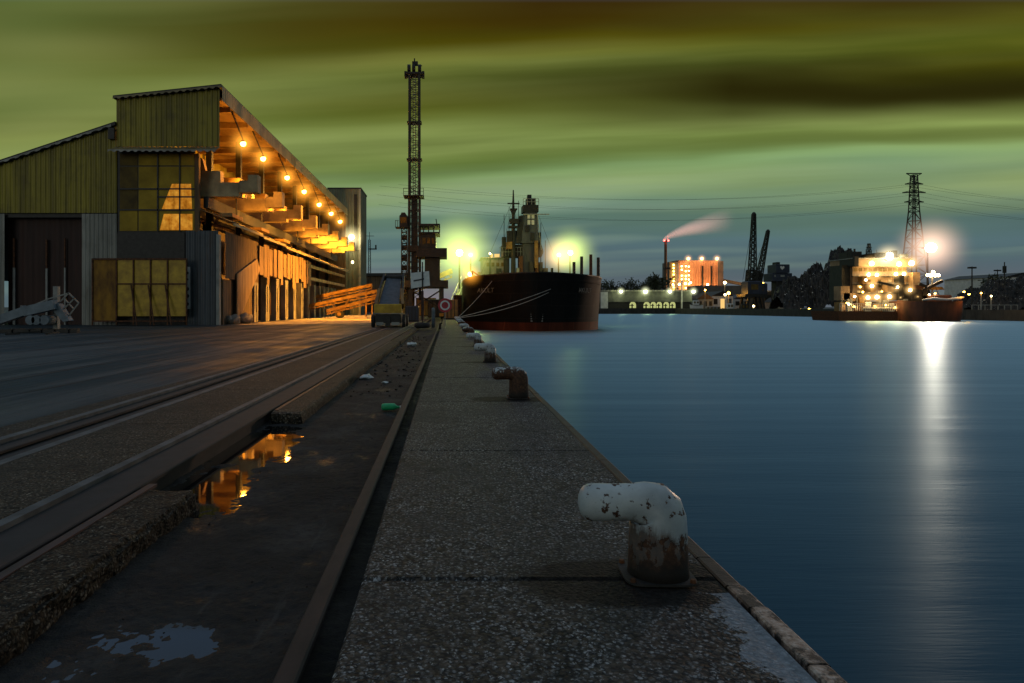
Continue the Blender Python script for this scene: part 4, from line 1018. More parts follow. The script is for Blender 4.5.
# superstructure (all standing on deck)
Yp = 112.0
def pw(px, py, dy=0): q = W(px, py, Yp); q.y += dy; return q
def pbox(b, x0, x1, y0, y1, d0=0, d1=2.0): a = pw(x0, y1); c = pw(x1, y0); return b.box(a.x, c.x, Yp+d0, Yp+d1, a.z, c.z)
DK = 279
h1 = pbox(MB(), 484, 511, 256, DK, 4, 12).build('deckhouse', m['grey'], sp)
for px in (488,493,498,503): pbox(MB(), px, px+3, 261, 265, 3.93, 3.99).build('window', m['pane_dark'], h1)
for px0, px1 in ((491,494.5),(496,501.5)): pbox(MB(), px0, px1, 252.2, 255.5, 3.6, 3.9).build('lit_window', m['e_window'], h1)
pbox(MB(), 482, 512, 255.6, 256.4, 3.5, 12.2).build('roof', m['grey'], h1)
pbox(MB(), 503, 537, 244, 256, 1, 5).build('cross_deck', m['crane'], sp)
fn = MB(); fn.prism([pw(521,243),pw(539,243),pw(537,212),pw(525,212)],(0,2.6,0)); fn.build('tower_panel', m['slate_sheet'], sp)
b = MB(); pbox(b, 523, 538.5, 205, 212, -.2, 2.8); pbox(b, 527, 536, 198, 205, .2, 2.2); pbox(b, 528, 532, 194, 198, .6, 1.6); b.build('tower_head', m['black'], sp)
b = MB()
for px in (523,527,531.5,535,538.5): b.bar(pw(px,205,-.3),pw(px,199,-.3),.08)
for py in (199,202): b.bar(pw(523,py,-.3),pw(538.5,py,-.3),.07)
b.bar(pw(523,214.5,-.3),pw(549,214.5,-.3),.14); b.bar(pw(537,214.5,-.3),pw(541,250,-.3),.12); b.build('tower_rail', m['grey'], sp)
b = MB()
for px in (527.5,531.5): 
    for py in (214,220): pbox(b, px, px+2.8, py, py+4.6, -.06, -.01)
b.build('tower_frame', m['white'], sp)
b = MB(); b.prism([pw(516,243),pw(521.5,243),pw(523.5,215),pw(519,216)],(0,1.2,0)); b.build('exhaust_casing', m['crane'], sp)
b = MB(); pbox(b, 519, 522.8, 256, DK); pbox(b, 535.5, 538.6, 243.4, DK); b.build('king_post', m['rust'], sp)
pbox(MB(), 523, 535, 243.5, DK, .4, 1.8).build('tower_base', m['slate_sheet'], sp)
b = MB(); pbox(b, 534.2, 537.6, 241, 268, -.5, -.2); b.build('lit_trunk', m['ochre'], sp)  # orange lamplight on the trunk is put into its ochre colour
b = MB(); b.prism([pw(539,241),pw(541,243),pw(543.5,252),pw(541.5,257),pw(538.8,257)],(0,1,0)); b.build('boat_davit', m['black'], sp)
# busy upper works: lockers, ducts, platforms and extra masts round the tower
for i, (x0, x1, y0, y1, d0, mt) in enumerate(((512,516,262,279,.5,'crane'),(516.5,519,268,279,-.3,'grey'),(529,533,262,279,-.6,'crane'),(539.5,543,262,279,.2,'crane'),(543.5,548,268,279,0,'black'),(549,554,272,279,.4,'grey'),
      (503,507,236,244,1.5,'black'),(516,520,230,243,.8,'black'),(538.5,541,232,243,.6,'black'),(525,529,226,232,-.3,'black'),(530.5,534,233,241,-.25,'crane'),(505,509,258,279,.4,'crane'),(497,502,268,279,1,'black'))):
    pbox(MB(), x0, x1, y0, y1, d0, d0+1.2).build('deck_locker', m[mt], sp)
for px, y0, r_ in ((504.5,214,.09),(519,200,.08),(541.5,222,.10),(546,240,.08),(509.5,206,.06)):
    MB().path([pw(px,DK,.8),pw(px,y0,.8)],[r_,r_*.5],6).build('pole_mast', m['crane'], sp)
b = MB()
for py in (247,251.5): b.bar(pw(500,py,.6),pw(539,py,.6),.07)
for i in range(14): b.bar(pw(500+i*3,256,.6),pw(500+i*3,247,.6),.05)
b.build('bridge_rail', m['grey'], sp)
# foremast
b = MB(); b.path([pw(513.3,DK),pw(513.3,214),pw(513.3,190)],[.42,.26,.09],10); b.build('mast', m['crane'], sp)
b = MB(); b.bar(pw(507.5,203.5),pw(519.5,203.5),.2); b.bar(pw(509,221),pw(519,221),.26); pbox(b,510,518.5,219,223.5,-.6,.8); pbox(b,508.5,517,226,228,-.5,.7)
b.build('crosstree', m['crane'], sp)
b = MB(); b.prism([pw(510.5,210,-.5),pw(516.5,210,-.5),pw(515,214,-.5),pw(512,214,-.5)],(0,1,0)); pbox(b,510,517,208.8,210,-.6,.6); b.build('radar', m['black'], sp)
b = MB(); pbox(b, 507, 512, 231, 242, -.4, 1.0); b.build('crow_nest', m['black'], sp)
pbox(MB(), 506.5, 512, 242.1, 249, -.4, 1.0).build('lit_cabin', m['ochre'], sp)  # ochre colour carries the orange lamplight on this box
b = MB()
for a_, c_ in (((511,214),(498,262)),((515,214),(528,262)),((513,200),(480,276)),((538,214),(562,276)),((525,212),(508,245))): b.tube(pw(*a_),pw(*c_),.022,.022,4)
b.build('stay_wire', m['black'], sp)
b = MB()
for px in (500,500.2,525,545): b.bar(pw(px,DK),pw(px,272),.12)
for i in range(30): x = 4 + i*.53; b.bar((x,103,4.1),(x,103,5.35),.05)
b.bar((4,103,5.35),(19.4,103,5.35),.06); b.build('deck_railing', m['grey'], sp)
for px, py in ((574,262),(581.6,256.5),(590.8,254.5),(598.3,257.5)):
    c = W(px, py, 96); MB().path([(c.x,96,4.2),(c.x,96,c.z)],[.24,.22],12).build('vent_post', m['black'] if px != 590.8 else m['rust'], sp)
for px, py0 in ((474,275),(479,272),(484,274),(546,272),(552,268)): c = W(px,py0,104); MB().path([(c.x,104,4.0),(c.x,104,c.z)],[.2,.2],10).build('vent_post', m['crane'], sp)
# ship floodlights on slim masts
def shiplamp(px, py, Y, r, e, c_, pw_, d=(0,-1,-.3), off=1.0, halo_r=0):
    q = W(px, py, Y); ms = MB().path([(q.x,Y+.3,4.2),(q.x,Y+.3,q.z+.4)],[.13,.09],8).build('light_mast', m['black'], sp)
    floodlight(ms, q, r, e, c_, pw_, d, off, halo=halo_r)
shiplamp(459.5,252.7,101,.48,'e_green',GREENW,2200,halo_r=8.0)
shiplamp(470.6,254.8,101,.30,'e_orange',(1,.62,.25),700,halo_r=2.0)
q = W(470.6,274,84); ar = MB().bar((4.6,89,5.3),(q.x+.2,q.y+.1,q.z+.35),.12).build('added_lamp_boom', m['black'], sp)  # boom added so this lamp clears the hull and lights the quay
floodlight(ar, q, .30, 'e_orange', ORANGE, 90000, (-1,-.4,-.3), 1.0, halo=2.0, aim=(-21.5,-5.5,-1.2), angle=72)
shiplamp(558.8,254.8,106,.33,'e_orange',PINKW,160,halo_r=4.0)
shiplamp(570.3,252.6,106,.36,'e_green',GREENW,260,halo_r=5.5)
shiplamp(490,253.5,115,.16,'e_warm',WARM,100)
# mooring lines
def rope(label, a, b_, sag, r=.036):
    a, b_ = Vector(a), Vector(b_); pts = []
    for i in range(25):
        t = i/24; p = a.lerp(b_, t); p.z -= sag*4*t*(1-t); pts.append(p)
    return tag(MB().path(pts, r, 6).build('mooring_rope', m['rope'], loc=b_), label, 'rope', 'mooring ropes of the black ship')
A_ = W(571,281,91); A_.x = 17.6; A_ = Vector((WX(571,88.0), 87.9, WZ(280.5,88)))
rope('upper pale mooring rope from the ship bow to the farthest bollard', A_, (1.10,70.4,.42), .35)
rope('lower pale mooring rope running just beneath its twin', A_ - Vector((.5,.3,.25)), (1.14,70.7,.36), .75)
rope('thin mooring rope falling from the ship port bow to the quay', W(492,281,85.6), (1.3,78.0,.35), .2, .03)
# ================================================================== FAR SHORE
# --- terminal shed with floodlights
Yw = 303.0
fw = thing('terminal_shed', 'long low grey terminal shed with greenish floodlights across the water', 'shed', (WX(650,Yw),Yw,0))
def fx(px): return WX(px, Yw)
def fz(py): return WZ(py, Yw)
MB().box(fx(600),fx(692),Yw,Yw+40,fz(302),fz(291.5)).build('wall', m['dull_wall'], fw)
MB().box(fx(599),fx(693),Yw-.6,Yw+41,fz(291.5),fz(290)).build('roof', m['grey_sheet'], fw)
MB().box(fx(608),fx(692),Yw+.5,Yw+30,-.3,fz(302.1)).build('dark_bay', m['black'], fw)
MB().box(fx(600.5),fx(607.5),Yw-.8,Yw-.1,-.3,fz(292)).build('end_pillar', m['white'], fw)
MB().box(fx(681),fx(682),Yw-.8,Yw-.1,-.3,fz(280)).build('flag_pole', m['white'], fw)
for px in (633,647,653.5,659.5,666.5,673):
    wv = 4.2 if px in (633,647) else 3.2
    n_ = 9; x0 = fx(px); z0, z1 = fz(308), fz(301.8); hw = wv*.439/2+.5
    b = MB(); pp = [(x0-hw,Yw+.3,z0),(x0+hw,Yw+.3,z0)] + [(x0+hw*math.cos(math.pi*i/n_),Yw+.3,z1-hw+hw*math.sin(math.pi*i/n_)) for i in range(n_+1)]
    b.prism(pp,(0,.15,0)); o = b.build('lit_arch', m['e_lit_green'], fw)
    MB().box(x0-hw*.45,x0-hw*.05,Yw+.1,Yw+.28,z0,z1-.9).build('arch_post', m['black'], o)
    MB().box(x0-hw,x0+hw*.3,Yw+.1,Yw+.27,z0+1.0,z0+1.35).build('arch_post', m['black'], o)
for px, r in ((619.5,.6),(643.8,.75),(668,.62),(691.5,.65)):
    arm = MB().bar((fx(px),Yw-2.2,fz(290)),(fx(px),Yw-.6,fz(290.2)),.3).build('lamp_arm', m['grey'], fw)
    floodlight(arm, (fx(px),Yw-2.4,fz(291.3)), r, 'e_green', (.95,1,.62), 260, (0,-.6,-1), .8, halo=r*4.2)

# --- trees beyond the shed
def tree(x, y, h, w_, seed, label, group):
    rr = random.Random(seed); t = thing('tree', label, 'tree', (x,y,0), group)
    b = MB(); b.path([(x,y,-.3),(x+.1*w_*.1,y,h*.4),(x,y,h*.8)],[h*.03,h*.02,h*.008],7)
    for k in range(6):
        a = rr.uniform(0,6.28); z = h*rr.uniform(.3,.6); b.path([(x,y,z),(x+math.cos(a)*w_*.3,y+math.sin(a)*w_*.3,z+h*.2)],[h*.01,h*.004],5)
    b.build('trunk', m['bark'], t)
    b = MB()
    for c in range(26):
        a = rr.uniform(0,6.28); rad = w_/2*math.sqrt(rr.random())*.95; z = h*rr.uniform(.25,1.0); sh_ = 1 - max(0,(z/h-.55))*1.3
        ccx, ccy = x+math.cos(a)*rad*sh_, y+math.sin(a)*rad*sh_
        for q in range(22):
            p = Vector((ccx,ccy,z)) + Vector((rr.gauss(0,1),rr.gauss(0,1),rr.gauss(0,.8)))*w_*.11
            u = Vector((rr.gauss(0,1),rr.gauss(0,1),rr.gauss(0,1))).normalized()*w_*.055; v = Vector((rr.gauss(0,1),rr.gauss(0,1),rr.gauss(0,1))).normalized()*w_*.05
            b.add([p-u,p+v,p+u,p-v],[(0,1,2,3)])
    b.build('crown', m['leaf'], t); return t
tp = [tree(0,0,h,w_,s,'','dark trees behind the terminal shed') for h, w_, s in ((17,12,1),(15,13,2),(19,11,3))]
first = {}
px = 599
i = 0
while px < 662:
    k = rnd.choice((0,1,2)); Y = 470 + rnd.uniform(-15,15)
    o = tp[k] if k not in first else copy_tree(tp[k]); first[k] = 1
    o.location = (WX(px,Y),Y,-.2); o.rotation_euler.z = rnd.uniform(0,6.28); s = rnd.uniform(.85,1.2); o.scale = (s,s,s)
    o['label'] = 'dark leafless-looking tree in the row behind the terminal shed'
    px += rnd.uniform(3.4,5.2); i += 1
for k in range(3):
    if k not in first: bpy.data.objects.remove(tp[k])
bt = tree(WX(657,440),440,20,20,9,'broad round dark tree at the foot of the chimney',None)

# --- power station
Yk = 600.0
def kx(px): return WX(px, Yk)
def kz(py): return WZ(py, Yk)
ch = thing('factory_chimney', 'tall slim dark chimney with red warning lights and a plume', 'chimney', (kx(662.7),Yk-8,0))
MB().path([(kx(662.7),Yk-8,-.3),(kx(662.7),Yk-8,kz(241.5))],[1.45,1.15],16).build('shaft', m['brown'], ch)
MB().path([(kx(662.7),Yk-8,kz(243)),(kx(662.7),Yk-8,kz(241))],[1.35,1.35],16).build('rim', m['black'], ch)
MB().box(kx(661),kx(667),Yk-10,Yk-6,kz(270),kz(268)).build('gallery', m['black'], ch)
for s in (-1.7,1.7):
    MB().ball((kx(662.7)+s,Yk-10,kz(241.6)),.75,8,6).build('beacon', m['e_red'], ch)
light('lamp_light',(kx(662.7),Yk-12,kz(240)),(1,.2,.15),900,.5,ch)
ps = thing('power_station', 'tall boiler house lit orange with three roof lamps and dark right side', 'power station', (kx(696),Yk,0))
MB().corr((kx(678.5),Yk),(kx(717.5),Yk),-.3,kz(260.5),2.2,.3).build('front_wall', m['factory'], ps)
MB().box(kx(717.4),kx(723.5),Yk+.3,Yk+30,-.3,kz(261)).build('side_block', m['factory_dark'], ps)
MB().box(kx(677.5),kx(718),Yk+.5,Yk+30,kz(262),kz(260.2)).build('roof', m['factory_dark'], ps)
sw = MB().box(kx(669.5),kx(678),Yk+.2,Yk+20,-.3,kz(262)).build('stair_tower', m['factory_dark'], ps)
for i in range(9):
    z = kz(265+i*3.2); MB().ball((kx(673.3),Yk-1,z),.75,8,6).build('stair_lamp', m['e_orange'], sw)
for px in (702.3,711.2):
    MB().box(kx(px)-.7,kx(px)+.7,Yk-.9,Yk-.35,kz(292),kz(266)).build('downpipe', m['black'], ps)
for px in (681,685,688): 
    for i in range(6): MB().ball((kx(px),Yk-2,kz(266+4.6*i+rnd.uniform(-1,1))),.5,7,5).build('wall_lamp', m['e_warm'], ps)
for px in (671,677,683,688,705): MB().ball((kx(px),Yk-6,kz(283+rnd.uniform(-1,2))),.9,8,6).build('wall_lamp', m['e_warm'], ps)
for px in (686.8,700.2,715.3):
    a = MB().bar((kx(px),Yk+1,kz(261)),(kx(px),Yk-3,kz(258.5)),.5).build('lamp_arm', m['black'], ps)
    floodlight(a,(kx(px),Yk-3.5,kz(258.8)),1.2,'e_orange',(1,.5,.24),2500,(0,-1,-.6),2.5,halo=5.0)
for px in (682,697,711): light('lamp_light',(kx(px),Yk-14,kz(287)),(1,.42,.14),9000,1.0,ps)
MB().prism([(kx(724),Yk,kz(279)),(kx(724),Yk,kz(282)),(kx(746),Yk-30,kz(290)),(kx(746),Yk-30,kz(287.5))],(0,3,0)).build('coal_bridge', m['black'], ps)
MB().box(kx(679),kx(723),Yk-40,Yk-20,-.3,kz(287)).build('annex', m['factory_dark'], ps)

# --- smoke plume
def smoke():
    S = W(662.7,241,Yk-8); L = 62.0; t = NT('chimney_smoke')
    tc = t.n('ShaderNodeTexCoord'); x, y, z = t.sep(tc.outputs['Object'])
    u = t.math('DIVIDE', x, L, clamp=True)
    zc = t.math('MULTIPLY', t.math('POWER', u, .62), 19.5)
    rad = t.math('ADD', t.math('MULTIPLY', t.math('POWER', u, .75), 12.5), 1.1)
    dz = t.math('SUBTRACT', z, zc); r2 = t.math('DIVIDE', t.math('SQRT', t.math('ADD', t.math('MULTIPLY', dz, dz), t.math('MULTIPLY', y, y))), rad)
    fall = t.math('SUBTRACT', 1.0, r2, clamp=True)
    fall = t.math('MULTIPLY', t.math('POWER', fall, 1.3), t.math('POWER', t.math('SUBTRACT', 1.0, u), 1.5))
    mp = t.n('ShaderNodeMapping'); mp.inputs['Scale'].default_value = (.03,.10,.10); t.l(tc.outputs['Object'], mp.inputs[0])
    fall = t.math('MULTIPLY', fall, t.math('ADD', t.noise(mp.outputs[0], 1.0, 3, .5), .35))
    pv = t.n('ShaderNodeVolumePrincipled'); pv.inputs['Color'].default_value = (.95,.86,.85,1)
    t.l(t.math('MULTIPLY', fall, .45), pv.inputs['Density'])
    t.l(t.math('MULTIPLY', fall, .19), pv.inputs['Emission Strength']); pv.inputs['Emission Color'].default_value = (.95,.62,.55,1)  # floodlight glow on the smoke, put in as pink emission
    t.l(pv.outputs[0], t.out.inputs['Volume'])
    b = MB(); pts, rs = [], []
    for i in range(13):
        q = i/12; pts.append(S + Vector((q*L - .5*(i == 0), 0, 19.5*q**.62 + .4))); rs.append(1.5 + 12.8*q**.75)
    b.path(pts, rs, 14)
    o = b.build('chimney_smoke', t.m, loc=S); o['label'] = 'pinkish smoke plume drifting right from the slim chimney'; o['category'] = 'smoke'; o['kind'] = 'stuff'
smoke()

# --- dockside luffing cranes
def luffing(name_label, base_px, head, Y, w0, w1, n, cab):
    t = thing('dock_crane', name_label, 'crane', (WX(base_px,Y),Y,0)); x = WX(base_px,Y)
    A = W(base_px, cab, Y); B = W(head[0], head[1], Y)
    MB().lattice(A, B, w0, w1, n, .45, .2).build('jib', m['crane'], t)
    MB().ball(B, w1*.8, 8, 6).build('jib_head', m['black'], t)
    tz_ = WZ(cab-4, Y)
    MB().lattice((x,Y+.6,8),(x+.1,Y+.6,WZ(cab-14,Y)),w0*1.5,w0*1.05,7,.6,.35).build('tower', m['black'], t)
    hse = MB().cbox(x-3.2,x+3.6,Y-3,Y+4,7.5,13.5,.4).build('machinery_house', m['navy'], t)
    MB().box(x-1.8,x+1.6,Y-3.1,Y-3.02,9.5,12).build('window', m['pane_dark'], hse)
    MB().box(x-5,x+5,Y-4,Y+5,6.2,7.4).build('slewing_deck', m['black'], t)
    for sx_ in (-4.2,4.2):
        for sy in (-3.5,3.5): MB().bar((x+sx_*.7,Y+sy,6.2),(x+sx_,Y+sy,-.24),1.0).build('portal_leg', m['black'], t)
    b = MB(); b.tube(B,(x-3,Y+3,14),.09,.09,4); b.tube(B,(x+2,Y+3,20),.09,.09,4); b.build('hoist_rope', m['black'], t)
    return t
luffing('tall dark dockside crane with its lattice jib standing nearly upright', 752,(753.8,214),318,3.0,1.2,22,284)
luffing('second dockside crane with a slimmer jib tilted to the right', 757.5,(768,231),345,2.6,1.1,20,285)
# --- dark block-shaped harbour tower with white emblem
Yd = 312.0
dt = thing('control_tower', 'dark harbour tower of stacked blocks with a small white heart emblem', 'tower', (WX(781,Yd),Yd,0))
def dbox(x0,x1,y0,y1,d=6,o=0): return MB().cbox(WX(x0,Yd),WX(x1,Yd),Yd+o,Yd+d,WZ(y1,Yd),WZ(y0,Yd),.15)
dbox(777.5,782.5,272,314).build('shaft', m['black'], dt)
dbox(771.5,791,273.2,281.2,8,-1).build('lower_block', m['navy'], dt)
ub = dbox(774.6,788,264.5,273,7,-1.5).build('upper_block', m['navy'], dt)
dbox(776.5,780,262,264.4,4).build('roof_hut', m['black'], dt)
ex, ez = WX(780.6,Yd), WZ(267.8,Yd)
MB().prism([(ex+s*.9,Yd-1.62,ez+q*.9) for s,q in ((0,-1.2),(1,-.1),(1.05,.5),(.55,.85),(0,.4),(-.55,.85),(-1.05,.5),(-1,-.1))],(0,.08,0)).build('emblem', m['white'], ub)
for x0,x1 in ((773.2,774.6),(779.5,783.5)): MB().box(WX(x0,Yd),WX(x1,Yd),Yd-1.1,Yd-1.02,WZ(277,Yd),WZ(275,Yd)).build('window', m['grey'], dt)
b = MB(); b.bar(W(777,281,Yd),W(774,303,Yd),.8); b.bar(W(783,281,Yd),W(788,303,Yd),.8); b.build('leg', m['black'], dt)

# --- buildings between the cranes
def hall(label, x0, x1, ye, yr, Y, wall, roof, d=25, n=3, lit=False):
    t = thing('harbour_building', label, 'building', (WX((x0+x1)/2,Y),Y,-.24)); X0_, X1_ = WX(x0,Y), WX(x1,Y); ze, zr_ = WZ(ye,Y), WZ(yr,Y)
    MB().box(X0_,X1_,Y,Y+d,-.3,ze).build('wall', m[wall], t)
    b = MB(); b.prism([(X0_-.4,Y-.4,ze+.02),(X1_+.4,Y-.4,ze+.02),((X0_+X1_)/2,Y-.4,zr_)],(0,d+.8,0)); b.build('roof', m[roof], t)
    for i in range(n):
        x = X0_ + (X1_-X0_)*(i+.5)/n; hw = (X1_-X0_)/n*.28; lo = .3 if i % 2 else ze*.4
        MB().box(x-hw,x+hw,Y-.12,Y-.03,lo,ze*.8).build('door' if i % 2 else 'window', m['e_window'] if lit and i == 1 else m['black'], t)
    return t
hall('white-walled harbour building with dark shallow roof left of the cranes',712,733,296,291,340,'white','black',lit=True)
hall('small brown-roofed harbour building below the power station',698,713,299,293,330,'grey','brown')
hall('pale low hall just left of the tall dockside crane',734,748,299,294.5,350,'white','navy',n=2)
hall('long low reddish hall behind the dockside cranes',757,800,294,290,380,'brown','brown',n=6)
hall('narrow grey store beside the scrap heap',791,802,302,297,300,'grey','black',n=2,lit=True)
# --- lamp posts on the far quay
def lamp_post(label, px, py, Y, e, c_, pw_, r, zb=-.24):
    q = W(px,py,Y); t = thing('lamp_post', label, 'lamp post', (q.x,Y,zb))
    MB().path([(q.x,Y,zb),(q.x,Y,q.z+r*1.5)],[.2,.13],8).build('pole', m['grey'], t)
    floodlight(t, q, r, e, c_, pw_, (0,-1,-.35), 1.0, 'lamp_head'); return t
lamp_post('lamp post with warm light in front of the white harbour building',728.5,293,326,'e_orange',ORANGE,900,.7)
lamp_post('low lamp post with yellow light beside its taller neighbour',725,294.5,322,'e_warm',WARM,400,.5)
lamp_post('lamp post with pale light near the end of the power station',724.7,282.5,420,'e_warm',WARM,700,.8)
lamp_post('lamp post with a warm lamp right of the dockside cranes',763,283.5,400,'e_orange',WARM,500,.6)
lamp_post('short lamp post with warm lamp at the foot of the tall crane',753.5,306,305,'e_warm',WARM,250,.4)
lamp_post('lamp post by the pale boat at the far quay',705,290,320,'e_orange',ORANGE,400,.4)

# --- boats
def boat(label, x0, x1, ytop, Y, hullmat, cabmat, cab, yaw=0, mast=None, lit=None):
    c = WX((x0+x1)/2,Y); L = WX(x1,Y)-WX(x0,Y); zt = WZ(ytop,Y)
    t = thing('boat', label, 'boat', (c,Y,WL)); b = MB(); n_ = 9
    for i in range(n_):
        u = i/(n_-1); hw = (L*.16)*(1-abs(2*u-1)**3*.85); x = c - L/2 + L*u; sh_ = zt + .35*abs(2*u-1)**2.5
        b.v += [(x*.94+c*.06,Y-hw*.7,WL-.4),(x,Y-hw,sh_),(x,Y+hw,sh_),(x*.94+c*.06,Y+hw*.7,WL-.4)]
    for i in range(n_-1):
        for k in range(3): o = 4*i+k; b.f.append((o,o+4,o+5,o+1))
    b.f += [(0,1,2,3),tuple(4*(n_-1)+k for k in (3,2,1,0))]
    b.build('hull', m[hullmat], t)
    b = MB()
    for i in range(n_-1):
        o = len(b.v)
        for j in (i, i+1):
            u = j/(n_-1); hw = (L*.16)*(1-abs(2*u-1)**3*.85)+.06; x = c-L/2+L*u; sh_ = zt+.35*abs(2*u-1)**2.5
            b.v += [(x,Y-hw,sh_-.22),(x,Y-hw,sh_+.06)]
        b.f.append((o,o+2,o+3,o+1))
    b.build('rubbing_strake', m['black'], t)
    for (a0,a1,yy_) in cab:
        q = MB().cbox(WX(a0,Y),WX(a1,Y),Y-L*.07,Y+L*.07,zt-.3,WZ(yy_,Y),.15).build('cabin', m[cabmat], t)
        nwin = max(2, int((WX(a1,Y)-WX(a0,Y))/1.4))
        for i in range(nwin):
            x = WX(a0,Y)+(WX(a1,Y)-WX(a0,Y))*(i+.5)/nwin
            MB().box(x-.38,x+.38,Y-L*.07-.06,Y-L*.07-.01,zt+(WZ(yy_,Y)-zt)*.35,zt+(WZ(yy_,Y)-zt)*.8).build('window', m['e_window'] if lit else m['pane_dark'], q)
    if mast: q = W(mast[0],mast[1],Y); MB().bar((q.x,Y,zt),(q.x,Y,q.z),.16).build('mast', m['grey'], t)
    return t
boat('pale-hulled tug with wheelhouse moored at the far quay',690,703,305,288,'white','white',[(693,699,300.5)],mast=(697,292))
boat('dark barge with pale hatch covers beside the tug',703,722,310,290,'hull','grey',[(706,720,306.5)])
boat('dark workboat with white wheelhouse below the harbour lamps',722,738,309,288,'hull','white',[(727,733,303.5)],mast=(730,296))
boat('dark dredging barge below the dockside cranes',738,760,310,284,'hull','black',[(741,748,304)],mast=(744,298))
boat('low dark pontoon barge in front of the black harbour tower',762,800,311.5,276,'hull','brown',[(768,778,308.5),(785,793,309)])
lt = boat('low passenger boat with orange-lit windows in front of the scrap heap',803,831,317.2,212,'boot','ochre',[(806,827,313.2)],lit=True,mast=(809,309))
q = W(817,314.5,209.5); light('lamp_light',q+Vector((0,-1.5,1.2)),ORANGE,120,.3,lt)
q = W(809,309,211); floodlight(lt,q,.3,'e_orange',ORANGE,60,(0,-1,-.3),.6)

# --- scrap heaps
def heap(label, x0, x1, ytop, Y, peaks, seed):
    X0_, X1_ = WX(x0,Y), WX(x1,Y); L = X1_-X0_; D = L*.6; b = MB(); nx_, ny_ = 90, 40; rr = random.Random(seed)
    zt = WZ(ytop,Y)
    def H(u, v):
        h = 0
        for (pu, ph, pwid) in peaks: h = max(h, ph*max(0, 1-((u-pu)/pwid)**2-((v-.5)/.5)**2*.9)**.8)
        n1 = noise.noise((u*9+seed, v*7, 1)); n2 = noise.noise((u*32, v*26, seed)); n3 = noise.noise((u*85, v*70, seed+3))
        return max(0, h*(1+.22*n1) + (.10*n2+.06*n3)*min(1, h*4))
    for j in range(ny_+1):
        for i in range(nx_+1):
            u, v = i/nx_, j/ny_; b.v.append((X0_+L*u, Y-D*.3+D*v, -.26+H(u,v)*zt))
    for j in range(ny_):
        for i in range(nx_): o = j*(nx_+1)+i; b.f.append((o,o+1,o+nx_+2,o+nx_+1))
    t = thing('scrap_heap', label, 'scrap heap', ((X0_+X1_)/2,Y,-.24))
    b.build('heap_body', m['scrap'], t)
    c = MB(); bright = MB()
    for k in range(1900):
        u, v = rr.random(), rr.uniform(.02,.62); h = H(u,v)
        if h < .05: continue
        p = Vector((X0_+L*u, Y-D*.3+D*v, -.26+h*zt)); s = rr.uniform(.12,.55)*L/42
        a = Vector((rr.gauss(0,1),rr.gauss(0,1),rr.gauss(0,1))).normalized()*s; d = Vector((rr.gauss(0,1),rr.gauss(0,1),rr.gauss(0,1))).normalized()*s*rr.uniform(.2,.9)
        (bright if rr.random() < .24 else c).add([p-a,p+d,p+a,p-d],[(0,1,2,3)])
    o = c.build('scrap_plate', m['scrap'], t); o['kind'] = 'stuff'
    o = bright.build('scrap_glint', m['white'], t); o['kind'] = 'stuff'  # glints on the heap, put in as white-coloured plates
    return t
heap('large dark scrap metal heap left of the brightly lit dredger',781,864,250.5,232,[(.20,.52,.26),(.48,.72,.3),(.80,1.0,.34)],4)
heap('glinting scrap metal heap at the right end of the far quay',976,1062,274,178,[(.42,.85,.45),(.75,1.0,.4)],8)
heap('low dark scrap mound behind the reddish ship bow',955,1004,288,186,[(.5,1.0,.55)],12)

# ================================================================== DREDGER
Yg = 148.0
dg_ = thing('dredger', 'brightly lit dredger with tall cream superstructure moored at the far quay', 'ship', (WX(890,Yg),Yg,WL))
def gx(px): return WX(px,Yg)
def gz(py): return WZ(py,Yg)
def gbox(x0,x1,y0,y1,d0=0,d1=5): return MB().box(gx(x0),gx(x1),Yg+d0,Yg+d1,gz(y1),gz(y0))
b = MB(); b.prism([(gx(835),Yg-1,gz(311)),(gx(838),Yg-1,-2.2),(gx(930),Yg-1,-2.2),(gx(930),Yg-1,gz(312))],(0,11,0)); b.build('hull', m['rust'], dg_)
hs = gbox(861,916,266,300,3,11).build('superstructure', m['cream'], dg_)
br = gbox(858.5,917.5,258,266,2.4,11).build('bridge', m['cream'], dg_)
for i in range(11): x = 862 + i*5; gbox(x,x+3.7,267.2,270.6,2.93,2.98).build('window', m['pane_dark'], hs)
gbox(857.5,918.5,257.2,258,2,11.3).build('bridge_roof', m['grey'], br)
for i in range(5):
    for j in range(3): gbox(866+i*10.5,868.6+i*10.5,279+j*5.6,281.4+j*5.6,2.94,2.985).build('porthole', m['pane_dark'] if (i*j+i) % 3 else m['e_window'], hs)
gbox(862.5,873,250,262,4,9).build('funnel', m['black'], dg_)
gbox(852.5,862,264,300,4,9).build('exhaust_house', m['crane'], dg_)
b = MB()
for px,y0 in ((863.5,247.5),(868,248),(871,246.5)): b.tube((gx(px),Yg+6,gz(252)),(gx(px),Yg+6,gz(y0)),.22,.22,8)
b.build('exhaust_pipe', m['black'], dg_)
ms = MB(); ms.lattice((gx(886),Yg+6,gz(257)),(gx(886),Yg+6,gz(241)),.9,.4,6,.12,.07); ms.bar((gx(883),Yg+6,gz(245)),(gx(889),Yg+6,gz(245)),.12); ms.bar((gx(884),Yg+6,gz(249)),(gx(889),Yg+6,gz(249)),.2); ms.build('mast', m['crane'], dg_)
def gcrane(pts, wds):
    b = MB()
    for (a_, c_), w_ in zip(zip(pts[:-1], pts[1:]), wds): b.bar((gx(a_[0]),Yg-.5,gz(a_[1])),(gx(c_[0]),Yg-.5,gz(c_[1])),w_)
    b.build('deck_crane', m['black'], dg_)
gcrane([(898.5,300),(898,287.5),(893,286),(876.5,282.3)],[.9,.8,.5]); gcrane([(921,305),(922,290),(940.5,281)],[1.0,.6]); gcrane([(917,284),(925,286.5)],[.5])
